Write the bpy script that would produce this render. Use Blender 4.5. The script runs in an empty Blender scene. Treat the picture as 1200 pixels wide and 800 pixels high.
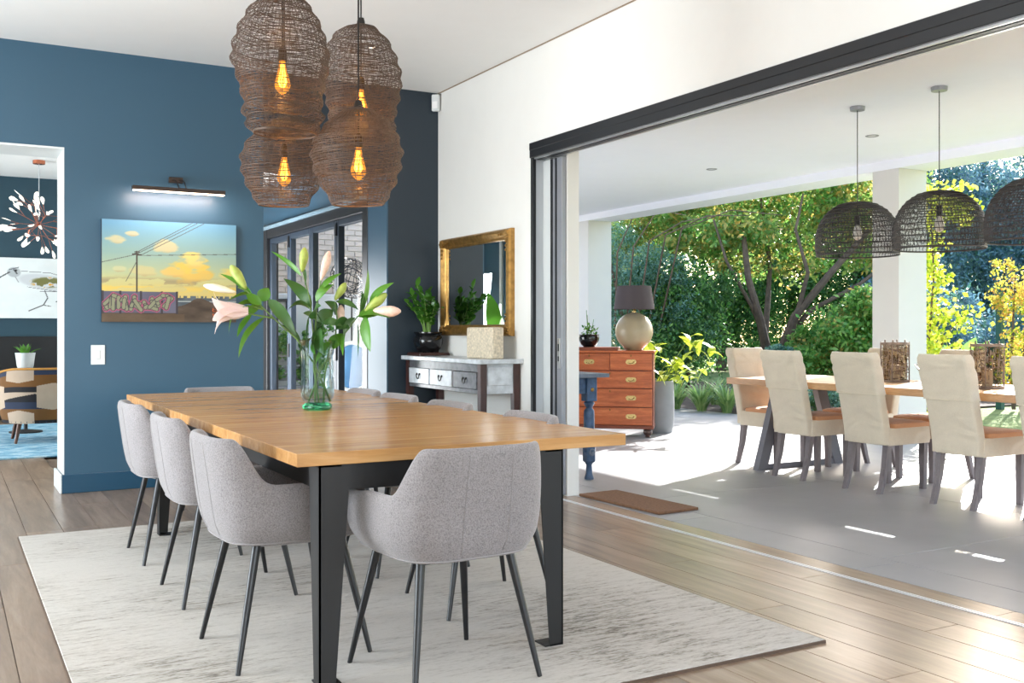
import bpy, math, random
import numpy as np
from mathutils import Vector, Matrix

R = math.radians
SC = bpy.context.scene
COL = SC.collection
rnd = random.Random(7)
nrg = np.random.default_rng(11)

# ------------------------------------------------------------------ camera
cam = bpy.data.cameras.new('camera')
cam.sensor_width = 36.0
cam.lens = 1181 / 1200 * 36.0
cam.shift_y = -14 / 1200
cam.clip_end = 200
cam_o = bpy.data.objects.new('camera', cam)
COL.objects.link(cam_o)
cam_o.location = (0, 0, 1.15)
cam_o.rotation_euler = (R(90), 0, R(-29.46))
SC.camera = cam_o

# ------------------------------------------------------------------ sky, sun, daylight, exposure
world = bpy.data.worlds.new('world')
SC.world = world
world.use_nodes = True
wn = world.node_tree
for n in list(wn.nodes):
    wn.nodes.remove(n)
w_out = wn.nodes.new('ShaderNodeOutputWorld')
w_bg = wn.nodes.new('ShaderNodeBackground')
w_sky = wn.nodes.new('ShaderNodeTexSky')
w_sky.sky_type = 'NISHITA'
w_sky.sun_disc = False
w_sky.sun_elevation = R(29)
w_sky.sun_rotation = R(59.3)
w_sky.air_density = 1.0
w_sky.dust_density = 2.0
w_bg.inputs['Strength'].default_value = 0.45
wn.links.new(w_sky.outputs[0], w_bg.inputs['Color'])
wn.links.new(w_bg.outputs[0], w_out.inputs['Surface'])

sun = bpy.data.lights.new('sun', 'SUN')
sun.energy = 10.5
sun.angle = R(0.6)
sun.color = (1.0, 0.98, 0.955)
sun_o = bpy.data.objects.new('sun', sun)
COL.objects.link(sun_o)
_sd = Vector((-0.86, -0.51, -math.tan(R(28.8)))).normalized()
sun_o.rotation_euler = _sd.to_track_quat('-Z', 'Y').to_euler()
sun_o.location = (20, 20, 20)


def area(name, loc, direction, sx, sy, energy, color=(1, 1, 1)):
    l = bpy.data.lights.new(name, 'AREA')
    l.shape = 'RECTANGLE'
    l.size, l.size_y = sx, sy
    l.energy = energy
    l.color = color
    o = bpy.data.objects.new(name, l)
    COL.objects.link(o)
    o.location = loc
    o.rotation_euler = Vector(direction).to_track_quat('-Z', 'Z').to_euler()
    return o


# fill area lights at left window and added rear window, tilted towards the ceiling
area('daylight_fill', (-2.9, 4.9, 1.4), (1, 0, 0.75), 4.4, 2.3, 305, (0.88, 0.95, 1.0))
area('daylight_fill', (0.6, -2.4, 1.5), (0, 1, 0.9), 4.4, 2.3, 130, (0.94, 0.97, 1.0))
# fill area lights added inside the living room and passage windows
area('daylight_fill', (-4.9, 11.6, 1.5), (1, 0, 0.5), 3.6, 2.2, 400, (0.95, 0.98, 1.0))
area('daylight_fill', (2.19, 10.4, 1.35), (1, 0, 0.1), 2.3, 1.9, 130, (0.95, 0.98, 1.0))

SC.view_settings.view_transform = 'Standard'
SC.view_settings.look = 'None'
SC.view_settings.exposure = 0.72
SC.view_settings.gamma = 1.0
SC.view_settings.use_curve_mapping = False
SC.cycles.use_denoising = True
SC.cycles.max_bounces = 10
SC.cycles.diffuse_bounces = 5
SC.cycles.glossy_bounces = 4
SC.cycles.transmission_bounces = 8
SC.cycles.transparent_max_bounces = 16
SC.cycles.sample_clamp_indirect = 6.0
SC.cycles.caustics_reflective = False
SC.cycles.caustics_refractive = False


# ------------------------------------------------------------------ helpers
def lin(c):
    """sRGB 0-255 triple to linear."""
    return tuple((v / 255 / 12.92) if v / 255 <= 0.04045 else ((v / 255 + 0.055) / 1.055) ** 2.4 for v in c)


class MB:
    """Collects faces and links them as one mesh."""

    def __init__(self):
        self.v, self.f, self.m = [], [], []
        self.mi = 0

    def add(self, vs, fs):
        b = len(self.v)
        self.v.extend([tuple(p) for p in vs])
        for q in fs:
            self.f.append(tuple(b + i for i in q))
            self.m.append(self.mi)
        return self

    def box(self, x0, x1, y0, y1, z0, z1, M=None):
        vs = [(x, y, z) for z in (z0, z1) for y in (y0, y1) for x in (x0, x1)]
        if M is not None:
            vs = [tuple(M @ Vector(p)) for p in vs]
        return self.add(vs, [(0, 2, 3, 1), (4, 5, 7, 6), (0, 1, 5, 4), (2, 6, 7, 3), (0, 4, 6, 2), (1, 3, 7, 5)])

    def cbox(self, x0, x1, y0, y1, z0, z1, c=0.004, M=None):
        """box with chamfered edges"""
        vs, fs = [], []
        cx, cy, cz = (x0 + x1) / 2, (y0 + y1) / 2, (z0 + z1) / 2
        hx, hy, hz = (x1 - x0) / 2, (y1 - y0) / 2, (z1 - z0) / 2
        c = min(c, hx * .9, hy * .9, hz * .9)
        idx = {}
        for sx in (-1, 1):
            for sy in (-1, 1):
                for sz in (-1, 1):
                    for ax in range(3):
                        p = [sx * (hx - c), sy * (hy - c), sz * (hz - c)]
                        p[ax] = (sx * hx, sy * hy, sz * hz)[ax]
                        idx[(sx, sy, sz, ax)] = len(vs)
                        vs.append((cx + p[0], cy + p[1], cz + p[2]))

        def I(s, ax):
            return idx[(s[0], s[1], s[2], ax)]
        for ax in range(3):
            a, b = [k for k in range(3) if k != ax]
            for s in (-1, 1):
                q = []
                for (u, w) in ((-1, -1), (1, -1), (1, 1), (-1, 1)):
                    sg = [0, 0, 0]
                    sg[ax], sg[a], sg[b] = s, u, w
                    q.append(I(sg, ax))
                flip = (s == -1) ^ (ax == 1)
                fs.append(tuple(reversed(q)) if flip else tuple(q))
        for ax in range(3):
            a, b = [k for k in range(3) if k != ax]
            for u in (-1, 1):
                for w in (-1, 1):
                    s0, s1 = [0, 0, 0], [0, 0, 0]
                    s0[ax], s0[a], s0[b] = -1, u, w
                    s1[ax], s1[a], s1[b] = 1, u, w
                    fs.append((I(s0, a), I(s1, a), I(s1, b), I(s0, b)))
        for sx in (-1, 1):
            for sy in (-1, 1):
                for sz in (-1, 1):
                    fs.append(tuple(I((sx, sy, sz), k) for k in range(3)))
        if M is not None:
            vs = [tuple(M @ Vector(p)) for p in vs]
        return self.add(vs, fs)

    def tube(self, pts, r, n=8, caps=True, closed=False):
        pts = [Vector(p) for p in pts]
        k = len(pts)
        rs = r if isinstance(r, (list, tuple)) else [r] * k
        vs, fs = [], []
        up = None
        for i, p in enumerate(pts):
            if closed:
                t = pts[(i + 1) % k] - pts[i - 1]
            else:
                t = pts[min(i + 1, k - 1)] - pts[max(i - 1, 0)]
            t = t.normalized() if t.length > 1e-9 else Vector((0, 0, 1))
            if up is None:
                up = Vector((0, 0, 1)) if abs(t.z) < 0.9 else Vector((1, 0, 0))
            a = t.cross(up)
            a = a.normalized() if a.length > 1e-6 else t.orthogonal().normalized()
            b = a.cross(t).normalized()
            up = b
            for j in range(n):
                ang = 2 * math.pi * j / n
                vs.append(p + a * (math.cos(ang) * rs[i]) + b * (math.sin(ang) * rs[i]))
        m = k if closed else k - 1
        for i in range(m):
            i2 = (i + 1) % k
            for j in range(n):
                j2 = (j + 1) % n
                fs.append((i * n + j, i * n + j2, i2 * n + j2, i2 * n + j))
        if caps and not closed:
            fs.append(tuple(reversed(range(n))))
            fs.append(tuple((k - 1) * n + j for j in range(n)))
        return self.add(vs, fs)

    def lathe(self, prof, n=24, c=(0, 0, 0), M=None, wob=0.0):
        """profile of (radius, z); radius 0 closes the end"""
        vs, fs, rows = [], [], []
        for (r, z) in prof:
            if r <= 1e-6:
                rows.append([len(vs)])
                vs.append((c[0], c[1], c[2] + z))
            else:
                rows.append(list(range(len(vs), len(vs) + n)))
                for j in range(n):
                    a = 2 * math.pi * j / n
                    rr = r * (1 + wob * math.sin(3 * a + z * 40))
                    vs.append((c[0] + rr * math.cos(a), c[1] + rr * math.sin(a), c[2] + z))
        for A, B in zip(rows[:-1], rows[1:]):
            for j in range(n):
                j2 = (j + 1) % n
                if len(A) == 1 and len(B) == 1:
                    continue
                if len(A) == 1:
                    fs.append((A[0], B[j2], B[j]))
                elif len(B) == 1:
                    fs.append((A[j], A[j2], B[0]))
                else:
                    fs.append((A[j], A[j2], B[j2], B[j]))
        if M is not None:
            vs = [tuple(M @ Vector(p)) for p in vs]
        return self.add(vs, fs)

    def grid(self, rows, closed=False):
        """rows of equal length"""
        n = len(rows[0])
        vs = [p for r in rows for p in r]
        fs = []
        for i in range(len(rows) - 1):
            for j in range(n if closed else n - 1):
                j2 = (j + 1) % n
                fs.append((i * n + j, i * n + j2, (i + 1) * n + j2, (i + 1) * n + j))
        return self.add(vs, fs)

    def loft(self, rings, caps=True):
        n = len(rings[0])
        b = len(self.v)
        self.grid(rings, closed=True)
        if caps:
            self.f.append(tuple(b + j for j in reversed(range(n))))
            self.m.append(self.mi)
            self.f.append(tuple(b + (len(rings) - 1) * n + j for j in range(n)))
            self.m.append(self.mi)
        return self

    def mesh(self, name, mats, smooth=False, angle=40):
        me = bpy.data.meshes.new(name)
        me.from_pydata(self.v, [], self.f)
        for mt in (mats if isinstance(mats, (list, tuple)) else [mats]):
            me.materials.append(mt)
        me.polygons.foreach_set('material_index', self.m)
        if smooth:
            me.shade_smooth()
            if angle and angle < 180:
                try:
                    me.set_sharp_from_angle(angle=R(angle))
                except Exception:
                    pass
        me.update()
        return me

    def build(self, name, mats, parent=None, loc=(0, 0, 0), smooth=False, angle=40, bevel=0, subd=0, rot=None):
        return put(name, self.mesh(name, mats, smooth, angle), parent, loc, bevel, subd, rot)


def put(name, me, parent=None, loc=(0, 0, 0), bevel=0, subd=0, rot=None):
    o = bpy.data.objects.new(name, me)
    COL.objects.link(o)
    o.location = loc
    if rot is not None:
        o.rotation_euler = rot
    if parent is not None:
        o.parent = parent
    if bevel:
        b = o.modifiers.new('bevel', 'BEVEL')
        b.width = bevel
        b.segments = 2
        b.limit_method = 'ANGLE'
    if subd:
        s = o.modifiers.new('subsurf', 'SUBSURF')
        s.levels = subd
        s.render_levels = subd
    return o


def tag(o, label=None, cat=None, group=None, kind=None):
    if label:
        o['label'] = label
    if cat:
        o['category'] = cat
    if group:
        o['group'] = group
    if kind:
        o['kind'] = kind
    return o


def thing(name, label, cat, loc=(0, 0, 0), rz=0.0, group=None):
    o = bpy.data.objects.new(name, None)
    COL.objects.link(o)
    o.empty_display_size = 0.1
    o.location = loc
    o.rotation_euler = (0, 0, rz)
    return tag(o, label, cat, group)


def struct(o):
    o['kind'] = 'structure'
    return o


def copy_tree(o, parent=None):
    c = o.copy()
    COL.objects.link(c)
    c.parent = parent
    for ch in list(o.children):
        copy_tree(ch, c)
    return c


def dup(o, label, loc, rz):
    c = copy_tree(o)
    c.location = loc
    c.rotation_euler = (0, 0, rz)
    c['label'] = label
    return c


# ------------------------------------------------------------------ materials
def nodes(name):
    m = bpy.data.materials.new(name)
    m.use_nodes = True
    nt = m.node_tree
    return m, nt, nt.nodes['Principled BSDF']


def setp(p, **k):
    for a, b in k.items():
        a = a.replace('_', ' ').title().replace('Ior', 'IOR')
        a = {'Emission Color': 'Emission Color', 'Subsurface Weight': 'Subsurface Weight'}.get(a, a)
        if a in p.inputs:
            p.inputs[a].default_value = b


def ramp(nt, fac, stops):
    r = nt.nodes.new('ShaderNodeValToRGB')
    el = r.color_ramp.elements
    while len(el) < len(stops):
        el.new(0.5)
    for e, (pos, c) in zip(el, stops):
        e.position = pos
        e.color = (*c, 1)
    nt.links.new(fac, r.inputs[0])
    return r.outputs[0]


def texco(nt, kind='Object', scale=(1, 1, 1), rot=(0, 0, 0)):
    if kind == 'World':
        g = nt.nodes.new('ShaderNodeNewGeometry')
        src = g.outputs['Position']
    else:
        t = nt.nodes.new('ShaderNodeTexCoord')
        src = t.outputs[kind]
    mp = nt.nodes.new('ShaderNodeMapping')
    mp.inputs['Scale'].default_value = scale
    mp.inputs['Rotation'].default_value = rot
    nt.links.new(src, mp.inputs['Vector'])
    return mp.outputs[0]


def noise(nt, vec, scale, detail=4, rough=0.55, dist=0.0):
    n = nt.nodes.new('ShaderNodeTexNoise')
    n.inputs['Scale'].default_value = scale
    n.inputs['Detail'].default_value = detail
    n.inputs['Roughness'].default_value = rough
    n.inputs['Distortion'].default_value = dist
    nt.links.new(vec, n.inputs['Vector'])
    return n.outputs['Fac']


def bump(nt, p, h, strength=0.2, dist=0.01):
    b = nt.nodes.new('ShaderNodeBump')
    b.inputs['Strength'].default_value = strength
    b.inputs['Distance'].default_value = dist
    nt.links.new(h, b.inputs['Height'])
    nt.links.new(b.outputs[0], p.inputs['Normal'])


def mat(name, c, rough=0.5, metal=0.0, var=0.08, vscale=6.0, bmp=0.0, bscale=60.0, spec=0.5, co='Object', **k):
    """one colour with a soft mottle and an optional fine relief"""
    m, nt, p = nodes(name)
    c = lin(c)
    setp(p, roughness=rough, metallic=metal, **k)
    if 'Specular IOR Level' in p.inputs:
        p.inputs['Specular IOR Level'].default_value = spec
    if var or bmp:
        v = texco(nt, co)
    if var:
        a = tuple(x * (1 - var) for x in c)
        b = tuple(min(1, x * (1 + var)) for x in c)
        nt.links.new(ramp(nt, noise(nt, v, vscale), [(0.3, a), (0.7, b)]), p.inputs['Base Color'])
    else:
        p.inputs['Base Color'].default_value = (*c, 1)
    if bmp:
        bump(nt, p, noise(nt, v, bscale, 3), bmp, 0.004)
    return m


def wood(name, c1, c2, c3=None, rough=0.4, scale=(1, 12, 12), co='Object', rand=0.0, nscale=3.0, bmp=0.08, fine=0.35):
    """long grain: noise stretched along the axis with the smallest scale"""
    m, nt, p = nodes(name)
    v = texco(nt, co, scale)
    if rand:
        oi = nt.nodes.new('ShaderNodeObjectInfo')
        mul = nt.nodes.new('ShaderNodeMath')
        mul.operation = 'MULTIPLY'
        mul.inputs[1].default_value = 57.0
        nt.links.new(oi.outputs['Random'], mul.inputs[0])
        ad = nt.nodes.new('ShaderNodeVectorMath')
        ad.operation = 'ADD'
        nt.links.new(v, ad.inputs[0])
        nt.links.new(mul.outputs[0], ad.inputs[1])
        v = ad.outputs[0]
    f = noise(nt, v, nscale, 6, 0.6, 0.6)
    st = [(0.25, lin(c1)), (0.55, lin(c2)), (0.8, lin(c3 or c2))]
    col = ramp(nt, f, st)
    f2 = noise(nt, v, nscale * 9, 3)
    mx = nt.nodes.new('ShaderNodeMixRGB')
    mx.blend_type = 'MULTIPLY'
    mx.inputs[0].default_value = fine
    nt.links.new(col, mx.inputs[1])
    nt.links.new(ramp(nt, f2, [(0.3, (0.45, 0.42, 0.4)), (0.65, (1, 1, 1))]), mx.inputs[2])
    out = mx.outputs[0]
    if rand:
        hs = nt.nodes.new('ShaderNodeHueSaturation')
        mr = nt.nodes.new('ShaderNodeMapRange')
        mr.inputs[3].default_value = 1 - rand
        mr.inputs[4].default_value = 1 + rand
        nt.links.new(oi.outputs['Random'], mr.inputs[0])
        nt.links.new(mr.outputs[0], hs.inputs['Value'])
        nt.links.new(out, hs.inputs['Color'])
        out = hs.outputs[0]
    nt.links.new(out, p.inputs['Base Color'])
    setp(p, roughness=rough)
    bump(nt, p, f2, bmp, 0.003)
    return m


def leafmat(name, c1, c2, c3=None, trans=0.4, rough=0.45):
    """leaves: colour differs from leaf to leaf, light shines through"""
    m, nt, p = nodes(name)
    g = nt.nodes.new('ShaderNodeNewGeometry')
    col = ramp(nt, g.outputs['Random Per Island'], [(0.0, lin(c1)), (0.55, lin(c2)), (1.0, lin(c3 or c2))])
    nt.links.new(col, p.inputs['Base Color'])
    setp(p, roughness=rough)
    t = nt.nodes.new('ShaderNodeBsdfTranslucent')
    nt.links.new(col, t.inputs['Color'])
    mx = nt.nodes.new('ShaderNodeMixShader')
    mx.inputs[0].default_value = trans
    out = nt.nodes['Material Output']
    nt.links.new(p.outputs[0], mx.inputs[1])
    nt.links.new(t.outputs[0], mx.inputs[2])
    nt.links.new(mx.outputs[0], out.inputs['Surface'])
    return m


def emit(name, c, strength):
    m, nt, p = nodes(name)
    p.inputs['Base Color'].default_value = (*lin(c), 1)
    p.inputs['Emission Color'].default_value = (*lin(c), 1)
    p.inputs['Emission Strength'].default_value = strength
    return m


def glass(name, tint=(255, 255, 255), rough=0.0, thin=True, clear=0.85, cap=0.15):
    """thin pane: mostly clear with a faint mirror; else solid glass"""
    m, nt, p = nodes(name)
    out = nt.nodes['Material Output']
    if thin:
        tr = nt.nodes.new('ShaderNodeBsdfTransparent')
        tr.inputs[0].default_value = (*lin(tint), 1)
        gl = nt.nodes.new('ShaderNodeBsdfGlossy')
        gl.inputs['Roughness'].default_value = 0.02
        fr = nt.nodes.new('ShaderNodeLayerWeight')
        fr.inputs[0].default_value = 1 - clear
        mx = nt.nodes.new('ShaderNodeMixShader')
        mn = nt.nodes.new('ShaderNodeMath')
        mn.operation = 'MULTIPLY'
        mn.inputs[1].default_value = cap
        nt.links.new(fr.outputs['Fresnel'], mn.inputs[0])
        nt.links.new(mn.outputs[0], mx.inputs[0])
        nt.links.new(tr.outputs[0], mx.inputs[1])
        nt.links.new(gl.outputs[0], mx.inputs[2])
        nt.links.new(mx.outputs[0], out.inputs['Surface'])
    else:
        p.inputs['Base Color'].default_value = (*lin(tint), 1)
        setp(p, roughness=rough, transmission_weight=1.0, ior=1.45)
    return m


def painted(name, rough=0.6):
    m, nt, p = nodes(name)
    a = nt.nodes.new('ShaderNodeVertexColor')
    a.layer_name = 'paint'
    nt.links.new(a.outputs[0], p.inputs['Base Color'])
    setp(p, roughness=rough)
    v = texco(nt, 'Object')
    bump(nt, p, noise(nt, v, 250, 2), 0.12, 0.001)
    return m


MT = {}
MT['white_wall'] = mat('white_wall_paint', (232, 230, 225), 0.6, var=0.01)
MT['white_ceiling'] = mat('white_ceiling_paint', (240, 239, 236), 0.7, var=0.008)
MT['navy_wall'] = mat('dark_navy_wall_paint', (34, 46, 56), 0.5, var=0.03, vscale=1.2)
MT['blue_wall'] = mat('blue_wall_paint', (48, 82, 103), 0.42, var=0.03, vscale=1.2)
MT['teal_base'] = mat('deep_blue_gloss_paint', (22, 66, 90), 0.35, var=0.04)
MT['dark_teal'] = mat('dark_teal_paint', (30, 62, 76), 0.5, var=0.03)
MT['patio_ceiling'] = mat('cool_white_ceiling_paint', (240, 243, 250), 0.7, var=0.008)
MT['white_gloss'] = mat('white_gloss_paint', (212, 215, 214), 0.3, var=0.01)
MT['black_alu'] = mat('black_aluminium', (27, 28, 31), 0.38, var=0.05)
MT['grey_alu'] = mat('grey_aluminium', (150, 152, 158), 0.35, 0.3, var=0.05)
MT['steel'] = mat('brushed_steel', (200, 200, 200), 0.3, 0.9, var=0.05)
MT['black_steel'] = mat('black_powder_steel', (19, 17, 16), 0.5, var=0.1, vscale=3)
MT['black_leg'] = mat('black_satin_metal', (24, 24, 26), 0.35, var=0.05)
MT['plank'] = wood('oak_plank', (122, 99, 80), (148, 126, 105), (167, 147, 128), 0.27, (9, 0.9, 9), 'World', rand=0.14, nscale=1.5, bmp=0.03, fine=0.16)
MT['plank'].node_tree.nodes['Principled BSDF'].inputs['Coat Weight'].default_value = 0.28
MT['plank'].node_tree.nodes['Principled BSDF'].inputs['Coat Roughness'].default_value = 0.28
MT['subfloor'] = wood('oak_subfloor', (96, 78, 62), (128, 108, 90), None, 0.35, (9, 0.9, 9), 'World', nscale=1.5)
MT['tabletop'] = wood('honey_oak_board', (172, 120, 68), (198, 148, 92), (216, 174, 122), 0.24, (0.9, 9, 9), rand=0.06, nscale=2.2, bmp=0.02, fine=0.14)
MT['concrete'] = mat('grey_concrete_tile', (148, 148, 151), 0.42, var=0.12, vscale=1.3, bmp=0.04, bscale=40, co='World')
MT['pane'] = glass('window_pane_glass', cap=0.04)
MT['chair_fabric'] = None
MT['gold'] = mat('aged_gold_leaf', (168, 128, 70), 0.36, 0.75, var=0.3, vscale=25, bmp=0.2, bscale=90)
MT['mirror'] = mat('mirror_silver', (235, 240, 238), 0.01, 1.0, var=0)
MT['mahogany'] = mat('dark_red_brown_wood', (62, 34, 30), 0.3, var=0.2, vscale=14)
MT['black_glaze'] = mat('black_glazed_ceramic', (20, 20, 22), 0.12, var=0.1)
MT['black_iron'] = mat('black_iron', (26, 24, 23), 0.5, var=0.1)


def fabric(name, c, fleck=0.22):
    m, nt, p = nodes(name)
    v = texco(nt, 'Object')
    a = noise(nt, v, 230, 2, 0.75)
    b = noise(nt, v, 9, 3)
    c = lin(c)
    col = ramp(nt, a, [(0.32, tuple(x * (1 - fleck * 1.6) for x in c)), (0.5, c), (0.7, tuple(min(1, x * (1 + fleck)) for x in c))])
    mx = nt.nodes.new('ShaderNodeMixRGB')
    mx.blend_type = 'MULTIPLY'
    mx.inputs[0].default_value = 0.3
    nt.links.new(col, mx.inputs[1])
    nt.links.new(ramp(nt, b, [(0.3, (0.75, 0.74, 0.74)), (0.7, (1, 1, 1))]), mx.inputs[2])
    nt.links.new(mx.outputs[0], p.inputs['Base Color'])
    setp(p, roughness=0.9)
    if 'Sheen Weight' in p.inputs:
        p.inputs['Sheen Weight'].default_value = 0.25
    bump(nt, p, a, 0.35, 0.002)
    return m


MT['chair_fabric'] = fabric('light_grey_weave', (138, 132, 132), 0.26)
MT['linen'] = fabric('cream_linen_cover', (214, 201, 180), 0.06)
_nt = MT['linen'].node_tree
_b1 = [n for n in _nt.nodes if n.type == 'BUMP'][0]
_b2 = _nt.nodes.new('ShaderNodeBump')
_b2.inputs['Strength'].default_value = 0.6
_b2.inputs['Distance'].default_value = 0.035
_nt.links.new(noise(_nt, texco(_nt, 'Object', (0.8, 0.8, 1.6)), 4.6, 1, 0.4, 1.0), _b2.inputs['Height'])
_nt.links.new(_b2.outputs[0], _b1.inputs['Normal'])
MT['tan_seat'] = fabric('tan_seat_fabric', (206, 148, 104), 0.08)

# ------------------------------------------------------------------ setting: floors
fl = struct(MB().box(-3.2, 3.81, -2.6, 15.0, -0.20, -0.016).build('floor', MT['subfloor']))
plank_me = MB().cbox(-0.0945, 0.0945, 0, 1, -0.015, 0.0, 0.0012).mesh('plank', MT['plank'])


def lay(x, y0, y1, w):
    o = put('plank', plank_me, fl, (x, y0 + 0.001, 0))
    o.scale = (w / 0.189, y1 - y0 - 0.002, 1)


def rowlay(x, w, y0, y1, k):
    y = y0 - (k * 0.83) % 2.2
    while y < y1:
        a, b = max(y, y0), min(y + 2.2, y1)
        if b - a > 0.05:
            lay(x, a, b, w - 0.0025)
        y += 2.2


rowlay(3.735, 0.15, 1.2, 7.7, 1)
xr = 3.64
k = 0
while xr > -1.1:
    xc = xr - 0.095
    yend = 7.7
    if xc < 0.74:
        yend = 10.6
    elif 2.16 < xc < 3.18:
        yend = 10.4
    rowlay(xc, 0.19, 1.2 if xc > 0.6 else 2.0, yend, k)
    xr -= 0.19
    k += 1
# floor track of the sliding doors
tr = MB()
for x in (3.638, 3.656):
    tr.box(x - .001, x + 0.009, -2.0, 6.14, -0.012, 0.004)
struct(tr.build('trim_1', mat('pale_aluminium_track', (222, 222, 224), .3, .3, var=.03)))

pf = struct(MB().box(3.81, 9.4, -3.5, 13.6, -0.25, -0.014).build('floor_patio', mat('grey_grout', (120, 118, 116), 0.8)))
tile_me = {}


def tile(x0, x1, y0, y1):
    key = (round(x1 - x0, 3), round(y1 - y0, 3))
    if key not in tile_me:
        tile_me[key] = MB().cbox(0, key[0], 0, key[1], -0.014, 0.0, 0.0015).mesh('tile', MT['concrete'])
    put('tile', tile_me[key], pf, (x0, y0, 0))


for j in range(10):
    tile(3.813, 4.115, -0.8 + j * 1.4, 0.597 + j * 1.4)
for i in range(3):
    for j in range(7):
        tile(4.119 + i * 1.76, 4.119 + i * 1.76 + 1.757, -0.5 + j * 2.0, 1.497 + j * 2.0)

# ------------------------------------------------------------------ setting: walls and ceilings
YB, CZ = 7.70, 3.137
wb = MB()
wb.box(-3.2, -1.0, YB, 8.12, 0, CZ).box(-1.0, 0.74, YB, 8.12, 2.425, CZ).box(0.74, 2.15, YB, 8.12, 0, CZ)
struct(wb.build('wall_back', MT['blue_wall']))
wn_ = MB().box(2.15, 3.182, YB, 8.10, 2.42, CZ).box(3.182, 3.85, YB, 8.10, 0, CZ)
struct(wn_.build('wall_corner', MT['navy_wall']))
struct(MB().box(3.17, 3.183, YB + .002, 8.12, 0, 2.42).build('trim_9', MT['blue_wall']))
# white lining of the doorway to the living room
dl = MB().box(0.736, 0.742, YB - 0.004, 8.125, 0, 2.425).box(-1.0, 0.742, YB - 0.002, 8.125, 2.413, 2.427)
struct(dl.build('trim_2', MT['white_gloss']))
bb = MB().cbox(0.72, 2.15, YB - 0.016, YB, 0, 0.132, 0.004).cbox(3.18, 3.60, YB - 0.016, YB, 0, 0.132, 0.004)
struct(bb.build('baseboard_back', MT['teal_base']))
struct(MB().cbox(0.712, 0.73, YB - 0.016, 8.125, 0, 0.132, 0.004).build('baseboard_doorway', MT['white_gloss']))

wr = MB()
wr.box(3.635, 3.72, 6.15, YB, 0, CZ).box(3.72, 3.85, 6.3, YB, 0, CZ)
wr.box(3.635, 3.85, -2.6, 6.15, 2.467, CZ)
wr.box(3.755, 3.85, 5.87, 6.3, 0, 2.95)
wr.box(3.85, 3.86, 5.87, 8.1, 2.9, 3.0)
wr.box(3.635, 3.85, -2.6, -2.0, 0, 2.467)
struct(wr.build('wall_right', MT['white_wall']))
struct(MB().cbox(3.617, 3.635, 6.16, YB - 0.02, 0, 0.132, 0.004).build('baseboard_right', MT['white_gloss']))

ce = MB().box(-3.2, 3.85, -2.6, 14.9, CZ, CZ + 0.15)
struct(ce.build('ceiling', MT['white_ceiling']))
struct(MB().box(3.627, 3.636, -2.0, YB, CZ - 0.006, CZ).build('trim_3', mat('painted_shadow_line', (150, 130, 110), 0.8)))  # brown strip coloured like the shadow line where wall meets ceiling

# left wall and wall behind the camera, each with one big black framed window
wl = MB()
wl.box(-3.2, -3.0, -2.6, 2.6, 0, CZ).box(-3.2, -3.0, 7.2, 7.7, 0, CZ).box(-3.2, -3.0, 2.6, 7.2, 2.6, CZ).box(-3.2, -3.0, 2.6, 7.2, 0, 0.2)
struct(wl.build('wall_left', MT['white_wall']))
wf = MB()
wf.box(-3.2, -1.8, -2.75, -2.6, 0, CZ).box(3.0, 3.85, -2.75, -2.6, 0, CZ).box(-1.8, 3.0, -2.75, -2.6, 2.7, CZ).box(-1.8, 3.0, -2.75, -2.6, 0, 0.2)
struct(wf.build('wall_front', MT['white_wall']))


def big_window(name, x0, x1, y0, y1, z0, z1, along):
    fr = MB()
    n = 4
    if along == 'y':
        for i in range(n + 1):
            y = y0 + (y1 - y0) * i / n
            fr.box(x0, x1, y - 0.03, y + 0.03, z0, z1)
        fr.box(x0, x1, y0, y1, z0, z0 + 0.06).box(x0, x1, y0, y1, z1 - 0.06, z1)
    else:
        for i in range(n + 1):
            x = x0 + (x1 - x0) * i / n
            fr.box(x - 0.03, x + 0.03, y0, y1, z0, z1)
        fr.box(x0, x1, y0, y1, z0, z0 + 0.06).box(x0, x1, y0, y1, z1 - 0.06, z1)
    w = struct(fr.build(name, MT['black_alu']))
    for i in range(n):
        if along == 'y':
            a, b = y0 + (y1 - y0) * i / n + 0.03, y0 + (y1 - y0) * (i + 1) / n - 0.03
            MB().box((x0 + x1) / 2 - 0.004, (x0 + x1) / 2 + 0.004, a, b, z0 + 0.06, z1 - 0.06).build('pane', MT['pane'], w)
        else:
            a, b = x0 + (x1 - x0) * i / n + 0.03, x0 + (x1 - x0) * (i + 1) / n - 0.03
            MB().box(a, b, (y0 + y1) / 2 - 0.004, (y0 + y1) / 2 + 0.004, z0 + 0.06, z1 - 0.06).build('pane', MT['pane'], w)
    return w


big_window('window_1', -3.12, -3.06, 2.6, 7.2, 0.2, 2.6, 'y')
big_window('window_2', -1.8, 3.0, -2.70, -2.64, 0.2, 2.7, 'x')  # unseen window, added to carry the fill light behind the camera

# ------------------------------------------------------------------ opening to the patio: black header, jamb and parked sliding door
hd = MB().cbox(3.615, 3.74, -2.0, 6.15, 2.362, 2.467, 0.003).cbox(3.612, 3.63, -2.0, 6.15, 2.414, 2.467, 0.003)
hd = struct(hd.build('trim_4', MT['black_alu']))
MB().box(3.635, 3.65, -2.0, 6.12, 2.352, 2.362).box(3.70, 3.72, -2.0, 6.12, 2.348, 2.362).build('door_track', MT['steel'], hd)
MB().box(3.66, 3.69, -2.0, 6.12, 2.350, 2.362).build('track_brush', MT['black_alu'], hd)
struct(MB().cbox(3.627, 3.657, 6.125, 6.155, 0, 2.467, 0.003).build('trim_5', MT['black_alu']))
struct(MB().cbox(3.658, 3.748, 6.142, 6.155, 0.0, 2.36, 0.003).build('trim_6', mat('pale_grey_blue_panel', (196, 202, 208), 0.4, var=0.02)))
dr = struct(MB().cbox(3.715, 3.75, 5.88, 5.945, 0.01, 2.345, 0.003).build('door_1', MT['grey_alu']))
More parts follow.
